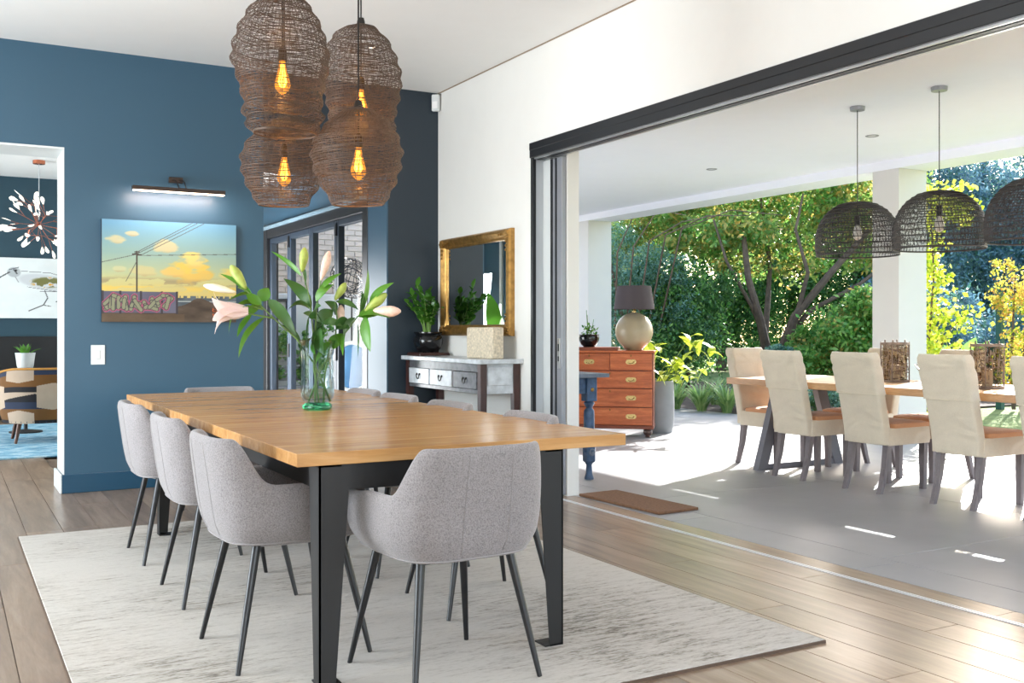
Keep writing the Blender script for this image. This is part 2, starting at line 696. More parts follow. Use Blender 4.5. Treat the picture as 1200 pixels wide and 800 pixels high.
MB().box(3.722, 3.750, 6.035, 6.14, 0.01, 2.345).build('door_panel', MT['white_gloss'], dr)
MB().box(3.718, 3.750, 6.01, 6.034, 0.01, 2.345).box(3.718, 3.750, 5.947, 5.972, 0.01, 2.345).build('seal', MT['black_alu'], dr)
MB().box(3.722, 3.750, 5.973, 6.009, 0.01, 2.345).build('stile', MT['grey_alu'], dr)
lp = MB().cbox(3.706, 3.716, 5.895, 5.925, 0.88, 1.09, 0.002).build('lock_plate', MT['steel'], dr)
MB().box(3.7045, 3.707, 5.903, 5.917, 0.93, 0.965).box(3.7045, 3.707, 5.903, 5.917, 1.0, 1.05).build('keyhole', MT['black_alu'], lp)
screws = struct(MB().cbox(3.67, 3.682, 6.136, 6.143, 0.0, 0.01).build('trim_7', MT['steel']))
bpy.data.objects.remove(screws)

# ------------------------------------------------------------------ passage behind the blue wall, with folding glass doors on its right
struct(MB().box(2.0, 2.15, 8.12, 13.2, 0, CZ).build('wall_passage_left', MT['blue_wall']))
wp = MB().box(3.18, 3.40, 8.12, 13.2, 2.30, 2.9).box(3.18, 3.40, 11.75, 13.2, 0, 2.3)
struct(wp.build('wall_passage_right', MT['blue_wall']))
we = MB().box(2.0, 3.4, 13.0, 13.2, 2.4, 2.9).box(2.0, 3.4, 13.0, 13.2, 0, 2.4)
struct(we.build('wall_passage_end', MT['white_wall']))
struct(MB().box(2.15, 3.40, 8.12, 13.2, 2.78, 2.9).build('ceiling_passage', MT['white_ceiling']))
w3 = MB()
for y in (9.2, 10.38, 11.55):
    w3.box(2.15, 2.17, y, y + .05, .35, 2.35)
w3.box(2.15, 2.17, 9.2, 11.6, .35, .4).box(2.15, 2.17, 9.2, 11.6, 2.3, 2.35)
w3 = struct(w3.build('window_3', MT['white_gloss']))
MB().box(2.151, 2.155, 9.25, 10.38, .4, 2.3).build('pane', MT['pane'], w3)
MB().box(2.151, 2.155, 10.43, 11.55, .4, 2.3).build('pane', MT['pane'], w3)

fd = struct(MB().cbox(3.17, 3.30, 8.125, 11.75, 2.17, 2.30, 0.004).cbox(3.165, 3.30, 8.125, 8.25, 0, 2.30, 0.004)
            .cbox(3.165, 3.30, 11.2, 11.75, 0, 2.3, 0.004).build('door_2', MT['black_alu']))
MB().cbox(3.14, 3.20, 8.13, 11.74, 2.268, 2.30, 0.003).build('track_cover', mat('pale_blue_gloss_trim', (132, 156, 170), 0.25), fd)
edges = [(8.27, 9.00), (9.00, 9.75), (9.75, 10.48), (10.48, 11.2)]
leaf_m = mat('grey_blue_door_frame', (44, 54, 66), 0.4, var=0.03)
for (a, b) in edges:
    s = 0.062
    lf = MB().cbox(3.20, 3.26, a + .004, a + s, 0.02, 2.168, 0.004).cbox(3.20, 3.26, b - s, b - .004, 0.02, 2.168, 0.004)
    lf.cbox(3.20, 3.26, a + s, b - s, 2.11, 2.168, 0.004).cbox(3.20, 3.26, a + s, b - s, 0.02, 0.12, 0.004)
    lo = lf.build('door_leaf', leaf_m, fd)
    MB().box(3.226, 3.234, a + s, b - s, 0.12, 2.11).build('pane', MT['pane'], lo)
for y in (9.0, 10.48):
    MB().cbox(3.185, 3.21, y - 0.025, y + 0.025, 2.02, 2.14, 0.003).cbox(3.185, 3.21, y - 0.025, y + 0.025, 0.86, 1.0, 0.003).build('hinge', MT['black_alu'], fd)

# ------------------------------------------------------------------ living room beyond the doorway
struct(MB().box(-5.2, 2.0, 14.6, 14.8, 0, CZ).build('wall_living_back', MT['dark_teal']))
struct(MB().box(1.9, 2.0, 8.12, 14.6, 0, CZ).build('wall_living_right', MT['white_wall']))
lw = MB().box(-5.2, -5.0, 8.12, 9.7, 0, CZ).box(-5.2, -5.0, 13.5, 14.6, 0, CZ).box(-5.2, -5.0, 9.7, 13.5, 2.7, CZ).box(-5.2, -5.0, 9.7, 13.5, 0, .3)
struct(lw.build('wall_living_left', MT['white_wall']))
struct(MB().box(-5.2, -3.2, 8.12, 15, -.2, -.016).build('floor_living', MT['subfloor']))
struct(MB().box(-5.2, -3.2, 8.12, 14.9, CZ, CZ + .15).build('ceiling_living', MT['white_ceiling']))
struct(MB().box(-5.2, -3.2, 8.0, 8.12, 0, CZ).build('wall_living_front', MT['white_wall']))
big_window('window_4', -5.13, -5.07, 9.7, 13.5, 0.3, 2.7, 'y')

# ------------------------------------------------------------------ patio roof, beam, pillars
struct(MB().box(3.85, 9.05, 0.9, 10.5, 2.905, 3.12).box(6.9, 9.05, 10.5, 13.4, 2.905, 3.12).build('ceiling_patio', MT['patio_ceiling']))
struct(MB().box(8.55, 9.0, 0.9, 13.4, 2.812, 2.905).build('beam', MT['patio_ceiling']))
pm = mat('pale_stone_paint', (214, 212, 207), 0.6, var=0.01)
struct(MB().cbox(8.552, 8.98, 7.06, 7.40, 0, 2.812, 0.004).build('pillar', pm))
struct(MB().cbox(8.552, 8.98, 12.78, 13.12, 0, 2.812, 0.004).build('pillar', pm))
struct(MB().cbox(8.552, 8.98, 0.95, 1.29, 0, 2.812, 0.004).build('pillar', pm))

# ------------------------------------------------------------------ rug
def rug_mat():
    m, nt, p = nodes('worn_cream_rug')
    v = texco(nt, 'Object')
    vs = texco(nt, 'Object', (2.2, 13, 1))
    vf = texco(nt, 'Object', (34, 120, 1))
    big = noise(nt, v, 1.1, 3, 0.6)
    st = noise(nt, vs, 3.0, 6, 0.7, 0.4)
    fine = noise(nt, vf, 1.0, 2, 0.7)
    a = nt.nodes.new('ShaderNodeMath'); a.operation = 'MULTIPLY_ADD'
    nt.links.new(big, a.inputs[0]); a.inputs[1].default_value = 0.75
    nt.links.new(st, a.inputs[2])
    b = nt.nodes.new('ShaderNodeMath'); b.operation = 'MULTIPLY_ADD'
    nt.links.new(fine, b.inputs[0]); b.inputs[1].default_value = 0.55
    nt.links.new(a.outputs[0], b.inputs[2])
    sc_ = nt.nodes.new('ShaderNodeMath'); sc_.operation = 'MULTIPLY'
    nt.links.new(b.outputs[0], sc_.inputs[0]); sc_.inputs[1].default_value = 0.6
    col = ramp(nt, sc_.outputs[0], [(0.505, lin((98, 91, 82))), (0.575, lin((152, 145, 134))), (0.63, lin((182, 175, 165))), (0.72, lin((197, 191, 182)))])
    nt.links.new(col, p.inputs['Base Color'])
    setp(p, roughness=0.95)
    bump(nt, p, fine, 0.5, 0.004)
    return m


rg = MB().cbox(0.362, 2.822, 2.66, 6.165, 0.0, 0.012, 0.003).build('rug', rug_mat())
tag(rg, 'large worn cream rug with grey speckled streaks under the dining table', 'rug')
MB().box(0.358, 0.366, 2.658, 6.167, 0.0, 0.010).box(2.818, 2.826, 2.658, 6.167, 0.0, 0.010).box(0.36, 2.824, 2.655, 2.663, 0.0, 0.010).box(0.36, 2.824, 6.162, 6.170, 0.0, 0.010).build(
    'rug_binding', mat('brown_rug_binding', (92, 74, 60), 0.9, var=0.2), rg)

# ------------------------------------------------------------------ dining table
TX0, TX1, TY0, TY1, TZ = 0.965, 2.229, 3.078, 6.43, 0.76
dt = thing('dining_table', 'long dining table with honey oak top and black tapered steel legs', 'table', (1.5, 4.7, 0))
ox, oy = 1.5, 4.7
core = MB().box(TX0 + .01 - ox, TX1 - .01 - ox, TY0 + .01 - oy, TY1 - .01 - oy, TZ - 0.040, TZ - 0.004).build('tabletop', MT['tabletop'], dt)
nb = 15
bw = (TY1 - TY0) / nb
board = MB().cbox(-(TX1 - TX0) / 2, (TX1 - TX0) / 2, -bw / 2 + .0002, bw / 2 - .0002, -0.042, 0, 0.0015).mesh('plank', MT['tabletop'])
for i in range(nb):
    put('plank', board, core, ((TX0 + TX1) / 2 - ox, TY0 + bw * (i + .5) - oy, TZ + (0.0004 if i % 2 else 0)))


def table_leg(cx, cy, sx, sy):
    """L-profile plate leg; cx, cy is its outer corner, sx, sy point inwards"""
    mb = MB()
    t = 0.006
    H = TZ - 0.043
    w0, w1 = 0.105, 0.055
    for ax in (0, 1):
        rows = []
        for z, w in ((0.012, w1), (H, w0)):
            if ax == 0:
                q = [(cx, cy), (cx + sx * w, cy), (cx + sx * w, cy + sy * t), (cx, cy + sy * t)]
            else:
                q = [(cx, cy), (cx, cy + sy * w), (cx + sx * t, cy + sy * w), (cx + sx * t, cy)]
            rows.append([(x - ox, y - oy, z) for x, y in q])
        mb.loft(rows)
    x0, x1 = sorted((cx, cx + sx * 0.075))
    y0, y1 = sorted((cy, cy + sy * 0.075))
    mb.box(x0 - ox, x1 - ox, y0 - oy, y1 - oy, 0.0125, 0.018)
    mb.box(x0 - ox, x1 - ox, y0 - oy, y1 - oy, H - .006, H)
    return mb


for (cx, cy, sx, sy) in ((1.04, 3.085, 1, 1), (1.955, 3.05, -1, 1), (1.04, 5.86, 1, -1), (1.955, 5.86, -1, -1)):
    table_leg(cx, cy if cy > 4 else 3.085, sx, sy).build('leg', MT['black_steel'], dt)
ap = MB()
ap.box(1.10 - ox, 1.90 - ox, 3.11 - oy, 3.15 - oy, 0.63, TZ - .041).box(1.10 - ox, 1.90 - ox, 5.80 - oy, 5.84 - oy, 0.63, TZ - .041)
ap.box(1.06 - ox, 1.10 - ox, 3.13 - oy, 5.82 - oy, 0.63, TZ - .041).box(1.90 - ox, 1.94 - ox, 3.13 - oy, 5.82 - oy, 0.63, TZ - .041)
ap.build('apron', MT['black_steel'], dt)


# ------------------------------------------------------------------ upholstered tub chairs
def sstep(a, b, x):
    t = max(0.0, min(1.0, (x - a) / (b - a)))
    return t * t * (3 - 2 * t)


def chair_plan():
    A, B = 0.275, 0.265
    pts = []
    for i in range(7):
        pts.append((-A + 0.018 * (1 - i / 7) ** 2, 0.215 - 0.215 * i / 7))
    n = 30
    for i in range(n + 1):
        ph = math.pi * i / n
        c, s = math.cos(ph), math.sin(ph)
        pts.append((-A * math.copysign(abs(c) ** (2 / 3.8), c), -B * abs(s) ** (2 / 3.8)))
    for i in range(7):
        pts.append((A - 0.018 * ((i + 1) / 7) ** 2, 0.215 * (i + 1) / 7))
    return pts


def chair_meshes():
    plan = chair_plan()
    n = len(plan)
    nor = []
    for i in range(n):
        a, b = plan[max(0, i - 1)], plan[min(n - 1, i + 1)]
        tx, ty = b[0] - a[0], b[1] - a[1]
        l = math.hypot(tx, ty)
        nor.append((ty / l, -tx / l))   # inward for this winding is fixed below
    cxm = [(-p[0], 0.0 - p[1]) for p in plan]
    nor = [nn if nn[0] * c[0] + nn[1] * c[1] > 0 else (-nn[0], -nn[1]) for nn, c in zip(nor, cxm)]
    zt = []
    for (x, y) in plan:
        back = sstep(-0.125, -0.212, y) if y < 0 else 0.0
        arm = 0.615 - 0.02 * sstep(0.0, 0.2, y)
        zt.append(arm + (0.772 - arm) * back)

    def sc(z):
        return 0.70 + 0.30 * sstep(0.375, 0.50, z) ** 0.6

    def pt(i, z, off):
        x, y = plan[i]
        s = sc(z)
        # arms and back pull out a little with height, the back leans
        x2, y2 = x * s, y * (0.78 + 0.22 * sstep(0.375, 0.51, z) ** 0.6)
        lean = 0.042 * max(0, (z - 0.5) / 0.29) * sstep(-0.05, -0.25, y)
        narrow = 1 - 0.07 * sstep(0.60, 0.78, z) * (1 if abs(x) > 0 else 0)
        x2 *= narrow
        return (x2 + nor[i][0] * off, y2 - lean + nor[i][1] * off, z)
    th = 0.042
    rows = []
    zb = 0.415
    for f in (0.0, 0.06, 0.16, 0.3, 0.5, 0.7, 0.88, 0.96):
        rows.append([pt(i, zb + (zt[i] - zb) * f, 0.004 if f == 0.96 else 0.0) for i in range(n)])
    rows.append([pt(i, zt[i] + 0.004, th * 0.25) for i in range(n)])
    rows.append([pt(i, zt[i] + 0.006, th * 0.55) for i in range(n)])
    rows.append([pt(i, zt[i] - 0.004, th * 0.95) for i in range(n)])
    for f in (0.9, 0.6, 0.3, 0.08):
        rows.append([pt(i, 0.45 + (zt[i] - 0.45) * f, th) for i in range(n)])
    sh = MB()
    sh.grid(rows)
    # close the two arm tips
    for col in (0, n - 1):
        ring = [r[col] for r in rows]
        c = tuple(sum(p[k] for p in ring) / len(ring) for k in range(3))
        c = (c[0], c[1] + 0.012, c[2])
        b = [tuple(q) for q in ring] + [c]
        m = len(ring)
        fs = [(j, j + 1, m) if col == n - 1 else (j + 1, j, m) for j in range(m - 1)]
        fs.append((m - 1, 0, m) if col == n - 1 else (0, m - 1, m))
        sh.add(b, fs)
    # seat pad that fills the tub
    out = [(x, y) for x, y in plan]
    fr = [(0.255 * math.cos(a), 0.215 + 0.045 * math.sin(a)) for a in [math.pi * i / 10 for i in range(1, 10)]]
    outline = out + fr
    rings = []
    for z, s in ((0.400, 0.66), (0.408, 0.74), (0.425, 0.79), (0.45, 0.83), (0.468, 0.82), (0.478, 0.76)):
        rings.append([(x * s, y * s * 1.02 + 0.012, z) for x, y in outline])
    st = MB()
    st.loft(rings, caps=False)
    for ring, zc, flip in ((rings[0], 0.400, True), (rings[-1], 0.484, False)):
        b = len(st.v)
        st.v.extend(ring)
        st.v.append((0, 0.01, zc))
        m = len(ring)
        for j in range(m):
            q = (b + j, b + (j + 1) % m, b + m)
            st.f.append(tuple(reversed(q)) if flip else q)
            st.m.append(0)
    # two stitched seams down the back
    sm = MB()
    for xs in (-0.10, 0.10):
        i = min(range(n), key=lambda q: abs(plan[q][0] - xs) + (5 if plan[q][1] > -0.18 else 0))
        sm.tube([pt(i, zb + (zt[i] - zb) * f, -0.0005) for f in (0.06, .16, .3, .5, .7, .88, .96)], 0.0007, 4)
    # welt along the bottom
    sm.tube([pt(i, zb + 0.006, -0.001) for i in range(n)], 0.0028, 5)
    return sh.mesh('shell', MT['chair_fabric'], True, 180), st.mesh('seat', MT['chair_fabric'], True, 60), sm.mesh('seam', mat('pale_stitch_thread', (150, 145, 144), .9, var=0), True, 180)


shell_me, seat_me, seam_me = chair_meshes()
leg_me = []
for sx in (-1, 1):
    for sy in (-1, 1):
        leg_me.append(MB().tube([(sx * .165, sy * .15 + .01, .415), (sx * .20, sy * .195 + .01, .2), (sx * .232, sy * .235 + .01, 0.0)], [0.0155, 0.0125, 0.0085], 12).mesh('leg', MT['black_leg'], True, 50))
brk = MB().cbox(-.17, .17, -.155, -.125, .40, .412, .002).cbox(-.17, .17, .145, .175, .40, .412, .002)
brk.cbox(-.015, .015, -.14, .16, .398, .41, .002)
bracket_me = brk.mesh('bracket', MT['black_leg'])


def tub_chair(label, loc, rz):
    t = thing('dining_chair', label, 'chair', loc, rz, 'grey tub chairs around the dining table')
    s = put('shell', shell_me, t, subd=1)
    put('seam', seam_me, s)
    put('seat', seat_me, t)
    for me in leg_me:
        put('leg', me, t)
    put('bracket', bracket_me, t)
    return t


c0 = tub_chair('grey tub chair with its back to us at the near end of the table', (1.46, 3.045, 0.012), R(4))
RH = R(-90)   # faces +x
for (lab, x, y, rz) in (
        ('grey tub chair on the left side of the table, closest to its near left leg', 1.062, 3.57, RH + R(2)),
        ('grey tub chair in the middle of the three left of the table', 1.075, 4.45, RH),
        ('grey tub chair closest to the blue wall in the row of three on the left', 1.068, 5.33, RH),
        ('grey tub chair half hidden behind the near right table leg', 1.978, 3.77, -RH - R(3)),
        ('grey tub chair showing only its top rim in front of the sliding door', 1.975, 4.55, -RH),
        ('grey tub chair showing only its top rim in front of the console', 1.975, 5.20, -RH),
        ('grey tub chair rim just right of the vase, farthest on that side', 1.975, 5.74, -RH),
        ('grey tub chair at the far end of the table below the painting', 1.56, 6.38, R(180))):
    dup(c0, lab, (x, y, 0.012 if y < 6.2 else 0.0), rz)

# ------------------------------------------------------------------ hanging wire lamps above the table
wire_m = mat('dark_bronze_wire', (96, 80, 69), 0.5, 0.3, var=0.3, vscale=30)
filament_m = emit('amber_filament', (255, 176, 70), 12)
bulb_glow, _nt, _p = nodes('amber_bulb_glass')
_t = _nt.nodes.new('ShaderNodeBsdfTransparent')
_t.inputs[0].default_value = (1, .82, .5, 1)
_e = _nt.nodes.new('ShaderNodeEmission')
_e.inputs[0].default_value = (1, .36, .04, 1)
_e.inputs[1].default_value = 1.5
_x = _nt.nodes.new('ShaderNodeMixShader')
_x.inputs[0].default_value = .45
_nt.links.new(_t.outputs[0], _x.inputs[1])
_nt.links.new(_e.outputs[0], _x.inputs[2])
_nt.links.new(_x.outputs[0], _nt.nodes['Material Output'].inputs['Surface'])


def wire_lamp(label, loc, prof, seed, top, socket_z, pt_energy):
    """prof: (radius, z below/above lamp origin at the bottom ring); wire woven round it"""
    rn = random.Random(seed)
    t = thing('pendant_lamp', label, 'lamp', loc, 0, 'cluster of wire pendant lamps over the dining table')
    zs = [p[1] for p in prof]
    rs = [p[0] for p in prof]

    def rad(z, a):
        r = float(np.interp(z, zs, rs))
        w = 0.010 * math.sin(2 * a + seed) + 0.007 * math.sin(3 * a - 9 * z + seed * 2) + 0.006 * math.sin(z * 95 + 1.7 * math.sin(a + seed))
        return max(0.012, r + w * min(1, r / 0.1))
    m = MB()
    z0, z1 = zs[0], zs[-1]
    nr = int((z1 - z0) / 0.0043)
    for i in range(nr + 1):
        z = z0 + (z1 - z0) * i / nr
        ph, amp = rn.random() * 6.28, 0.006 * rn.random()
        ring = []
        N = 44
        for j in range(N):
            a = 2 * math.pi * j / N
            zz = z + amp * math.sin(a * (1 + (i % 3)) + ph)
            r = rad(zz, a)
            ring.append((r * math.cos(a), r * math.sin(a), zz))
        m.tube(ring, 0.0011 + 0.0009 * (rn.random() ** 3) + (0.0012 if i % 13 == 0 else 0), 3, False, True)
    nv = 110
    for j in range(nv):
        a0 = 2 * math.pi * j / nv
        pts = []
        for i in range(30):
            z = z0 + (z1 - z0) * i / 29
            a = a0 + 0.05 * math.sin(z * 30 + j * 2.1)
            r = rad(z, a)
            pts.append((r * math.cos(a), r * math.sin(a), z))
        m.tube(pts, 0.0009, 3, False)
    tag(m.build('wire_mesh', wire_m, t, smooth=True, angle=180), kind='stuff')
    N = 36
    rm = MB()
    rm.tube([(rad(z0, 2 * math.pi * j / N) * math.cos(2 * math.pi * j / N), rad(z0, 2 * math.pi * j / N) * math.sin(2 * math.pi * j / N), z0) for j in range(N)], 0.0035, 6, False, True)
    rm.build('bottom_ring', wire_m, t, smooth=True)
    cap = MB().lathe([(0, z1 + .03), (.014, z1 + .03), (.018, z1 + .015), (.02, z1 - .004), (0.03, z1 - .008), (0, z1 - .008)], 16)
    cap.build('cap', MT['black_iron'], t, smooth=True)
    co = MB().tube([(0, 0, z1 + .02), (0, 0, CZ - loc[2] - 0.001)], 0.004, 8)
    co.tube([(0.0, 0, socket_z + 0.05), (0, 0, z1)], 0.003, 8)
    co.build('cord', MT['black_iron'], t, smooth=True)
    sk = MB().lathe([(0, socket_z + .062), (.008, socket_z + .062), (.017, socket_z + .05), (.019, socket_z), (0, socket_z)], 16)
    sk.build('socket', mat('dark_brass_socket', (84, 62, 42), 0.4, 0.7), t, smooth=True)
    b = socket_z
    bl = MB().lathe([(.012, b), (.015, b - .02), (.022, b - .05), (.031, b - .085), (.033, b - .10), (.028, b - .118), (.014, b - .132), (.004, b - .140), (0, b - .141)], 20)
    bo = bl.build('bulb', bulb_glow, t, smooth=True)
    fi = MB()
    for j in range(6):
        a = 2 * math.pi * j / 6
        a2 = a + 0.5
        fi.tube([(.006 * math.cos(a), .006 * math.sin(a), b - .015), (.017 * math.cos(a2), .017 * math.sin(a2), b - .088), (.007 * math.cos(a2 + .4), .007 * math.sin(a2 + .4), b - .108)], 0.0024, 5)
    fi.build('filament', filament_m, bo, smooth=True)
    l = bpy.data.lights.new('bulb_light', 'POINT')
    l.energy = pt_energy
    l.color = (1.0, 0.55, 0.18)
    l.shadow_soft_size = 0.03
    lo = bpy.data.objects.new('bulb_light', l)
    COL.objects.link(lo)
    lo.parent = t
    lo.location = (0, 0, b - .085)
    return t


HI = [(0.125, 0.0), (0.150, 0.03), (0.140, 0.05), (0.165, 0.08), (0.150, 0.11), (0.160, 0.16), (0.172, 0.22), (0.196, 0.30), (0.188, 0.36), (0.165, 0.43), (0.128, 0.50), (0.085, 0.555), (0.045, 0.585), (0.02, 0.592)]
MD = [(0.135, 0.0), (0.150, 0.03), (0.140, 0.08), (0.148, 0.14), (0.165, 0.21), (0.178, 0.29), (0.172, 0.35), (0.150, 0.42), (0.115, 0.48), (0.065, 0.525), (0.02, 0.54)]
LO = [(0.108, 0.0), (0.112, 0.012), (0.138, 0.05), (0.165, 0.10), (0.186, 0.16), (0.194, 0.215), (0.184, 0.26), (0.160, 0.305), (0.118, 0.355), (0.065, 0.395), (0.02, 0.41)]
LAMPS = (
    ('hanging wire lamp with a tall shoulder, topmost and left of the cluster', 331, 156, 4.20, HI, 1, 0.30, 2.8),
    ('hanging wire lamp partly hidden behind the tall one, upper right of the cluster', 423, 164, 4.72, MD, 2, 0.235, 2.6),
    ('round wire lamp hanging lowest on the left, below the tall wire lamp', 333, 240, 4.75, LO, 3, 0.225, 2.0),
    ('round wire lamp with glowing bulb hanging lowest on the right', 420, 239, 4.30, LO, 4, 0.24, 3.0))
_c, _s = math.cos(R(29.46)), math.sin(R(29.46))


def spot(px, py, d):
    """a place d metres into the room that was measured off the photograph"""
    l = (px - 600) / 1181 * d
    return (l * _c + d * _s, -l * _s + d * _c, 1.15 - (py - 386) * d / 1181)


lamp_pos = []
for (lab, px, py, d, prof, sd, skz, en) in LAMPS:
    loc = spot(px, py, d)
    lamp_pos.append(loc)
    wire_lamp(lab, loc, prof, sd, None, skz, en)
cn = thing('ceiling_rose', 'black round ceiling rose holding the wire pendant cords', 'ceiling rose', (sum(p[0] for p in lamp_pos) / 4, sum(p[1] for p in lamp_pos) / 4, CZ))
MB().lathe([(0, -.025), (.33, -.025), (.34, -.02), (.34, -.001), (0, -.001)], 40).build('plate', MT['black_iron'], cn)

# ------------------------------------------------------------------ glass vase with lilies
VX, VY = 1.586, 4.73
vs = thing('vase', 'tall clear glass vase with a green glass foot on the dining table', 'vase', (VX, VY, TZ + 0.001))
clear = glass('clear_vase_glass', (243, 248, 250), thin=True, clear=0.8, cap=0.55)
green = glass('green_bottle_glass', (70, 190, 130), 0.03, thin=False)
prof_o = [(.045, .034), (.066, .042), (.078, .06), (.081, .085), (.078, .14), (.077, .25), (.080, .305), (.089, .333), (.091, .338)]
vb = MB().lathe(prof_o + [(.088, .336), (.077, .305), (.073, .25), (.074, .14), (.077, .085), (.073, .064), (.06, .05), (0, .046)], 40)
vb.build('body', clear, vs, smooth=True, angle=180)
MB().lathe([(0, 0), (.064, 0), (.071, .008), (.071, .02), (.060, .032), (.044, .036), (0, .036)], 36, wob=0.03).build('foot', green, vs, smooth=True, angle=60)
MB().lathe([(0, .047), (.06, .051), (.0725, .066), (.076, .085), (.0745, .105), (0, .105)], 36).build('water', glass('still_water', (235, 246, 244), thin=True, clear=0.9), vs, smooth=True, angle=60)

leaf_green = leafmat('lily_leaf', (58, 104, 40), (84, 140, 44), (120, 168, 62), 0.25, 0.35)
leaf_dark = leafmat('lily_leaf_dark', (48, 82, 42), (62, 100, 48), (78, 118, 56), 0.15, 0.3)
stem_m = mat('lily_stem', (92, 120, 52), 0.5, var=0.2)
bud_green = mat('green_lily_bud', (160, 176, 84), 0.45, var=0.18, vscale=40)
bud_pink = mat('pink_lily_bud', (224, 190, 172), 0.45, var=0.16, vscale=50)
bud_cream = mat('cream_lily_bud', (232, 224, 200), 0.45, var=0.08, vscale=50)
petal_m = leafmat('lily_petal', (240, 206, 206), (246, 226, 222), (250, 240, 236), 0.3, 0.5)
anther_m = mat('rust_anther', (150, 74, 34), 0.8)
RV = Vector((_c, -_s, 0))
FV = Vector((_s, _c, 0))


def L(px, py, fd=0.0):
    """position around the vase foot in metres: sideways, up, away"""
    return RV * ((px - 372) * 0.00415) + Vector((0, 0, (479 - py) * 0.00415)) + FV * fd


def leaf(a, b, w, sag=0.0, roll=0.0, cup=0.25, n=8):
    """a lance leaf from a to b"""
    a, b = Vector(a), Vector(b)
    d = b - a
    ln = d.length
    t = d.normalized()
    side = t.cross(Vector((0, 0, 1)))
    if side.length < 0.2:
        side = RV.copy()
    side.normalize()
    side = Matrix.Rotation(roll, 3, t) @ side
    up = side.cross(t).normalized()
    m = MB()
    rows = []
    for i in range(n + 1):
        u = i / n
        c = a + d * u + up * (sag * ln * math.sin(math.pi * u))
        hw = w / 2 * max(0.02, (math.sin(math.pi * min(1, u ** 0.8 * 0.98 + 0.02))) ** 0.8)
        rows.append([tuple(c - side * hw + up * hw * cup), tuple(c), tuple(c + side * hw + up * hw * cup)])
    m.grid(rows)
    return m


def bud_mb(a, b, w):
    a, b = Vector(a), Vector(b)
    q = Vector((0, 0, 1)).rotation_difference((b - a).normalized()).to_matrix().to_4x4()
    M = Matrix.Translation(a) @ q
    h = (b - a).length
    pr = [(0, 0), (.25, .03), (.55, .15), (.85, .38), (1, .6), (.92, .75), (.6, .9), (.25, .985), (0, 1)]
    return MB().lathe([(r * w / 2, z * h) for r, z in pr], 12, M=M, wob=0.05)


def lily(label, path, leaves, buds, flower=None):
    t = thing('lily', label, 'flower', (VX, VY, TZ + 0.001), 0, 'lily stems standing in the glass vase')
    sm = MB()
    for pp in path:
        P_ = [L(*q) for q in pp]
        sm.tube(P_, [0.0048 - 0.0022 * i / (len(P_) - 1) for i in range(len(P_))], 8)
    sm.build('stem', stem_m, t, smooth=True)
    for (a, b, w, sag, roll, dark) in leaves:
        leaf(L(*a), L(*b), w * 1.35, sag, roll).build('leaf', leaf_dark if dark else leaf_green, t, smooth=True, angle=180)
    for (a, b, w, kind) in buds:
        o = bud_mb(L(*a), L(*b), w * 1.12).build('bud', {'g': bud_green, 'p': bud_pink, 'c': bud_cream}[kind], t, smooth=True, angle=180)
        o['label'] = {'g': 'closed yellow green bud', 'p': 'closed bud blushed with pink', 'c': 'closed cream bud'}[kind]
    if flower:
        a, b, spread = L(*flower[0]), L(*flower[1]), flower[2]
        ax = (b - a).normalized()
        s1 = ax.orthogonal().normalized()
        fl_ = MB().tube([a, a + ax * 0.05], 0.006, 8).build('flower', stem_m, t, smooth=True)
        fl_['label'] = 'open white and pink trumpet flower'
        for j in range(6):
            ang = math.pi / 3 * j + 0.4
            dr_ = Matrix.Rotation(ang, 3, ax) @ s1
            m = MB()
            rows = []
            sd_ = ax.cross(dr_).normalized()
            ln = (b - a).length
            for i in range(10):
                u = i / 9
                c = a + ax * (ln * (u - 0.22 * u ** 4)) + dr_ * (spread * (0.10 + 0.90 * u ** 2.2))
                hw = (0.044 if j % 2 else 0.034) * max(0.05, math.sin(math.pi * min(1, 0.12 + 0.86 * u))) ** .8
                up = (dr_ * 1.0 + ax * 0.2).normalized()
                rows.append([tuple(c - sd_ * hw + up * hw * -.25), tuple(c), tuple(c + sd_ * hw + up * hw * -.25)])
            m.grid(rows)
            m.build('petal', petal_m, fl_, smooth=True, angle=180)
        an = MB()
        for j in range(5):
            d2 = Matrix.Rotation(j * 1.256, 3, ax) @ s1
            e = a + ax * ((b - a).length * .8) + d2 * 0.015
            an.tube([a + ax * .03, e], 0.0012, 5).tube([e - d2 * .006, e + d2 * .006], 0.0025, 6)
        an.build('stamen', anther_m, fl_, smooth=True)
    return t


lily('lily stem leaning far left with an open pink and white flower and two pale buds',
     [[(386, 470, .03), (368, 425, .0), (348, 396, -.01), (326, 376, -.02), (310, 360, -.03), (302, 352, -.03)],
      [(310, 362, -.03), (292, 357, -.04)], [(305, 354, -.03), (290, 340, -.02), (280, 336, -.02)], [(322, 372, -.02), (300, 368, -.05), (292, 366, -.05)]],
     [((312, 362, -.03), (276, 360, -.05), .034, .25, .6, 0), ((300, 352, -.03), (258, 320, 0), .034, .1, .9, 0),
      ((306, 358, -.05), (274, 390, -.09), .020, .3, .5, 0), ((298, 368, -.05), (283, 394, -.08), .026, .1, 1.0, 0),
      ((312, 371, -.04), (286, 418, -.10), .038, .12, .8, 0), ((316, 350, -.02), (350, 392, -.06), .045, .15, 1.0, 1),
      ((305, 352, 0.02), (312, 336, .04), .05, .1, 1.0, 0), ((308, 358, -.03), (268, 352, -.02), .03, .3, .4, 0), ((302, 356, 0), (284, 372, .04), .03, .2, 1.0, 0), ((330, 380, 0), (352, 402, .03), .03, .1, .7, 1), ((310, 356, -.06), (296, 345, -.12), .034, .1, 1.2, 0)],
     [((290, 338, -.02), (271, 310, -.01), .044, 'g'), ((279, 342, -.03), (242, 334, -.05), .034, 'c')],
     ((294, 364, -.05), (246, 366, -.09), 0.105))
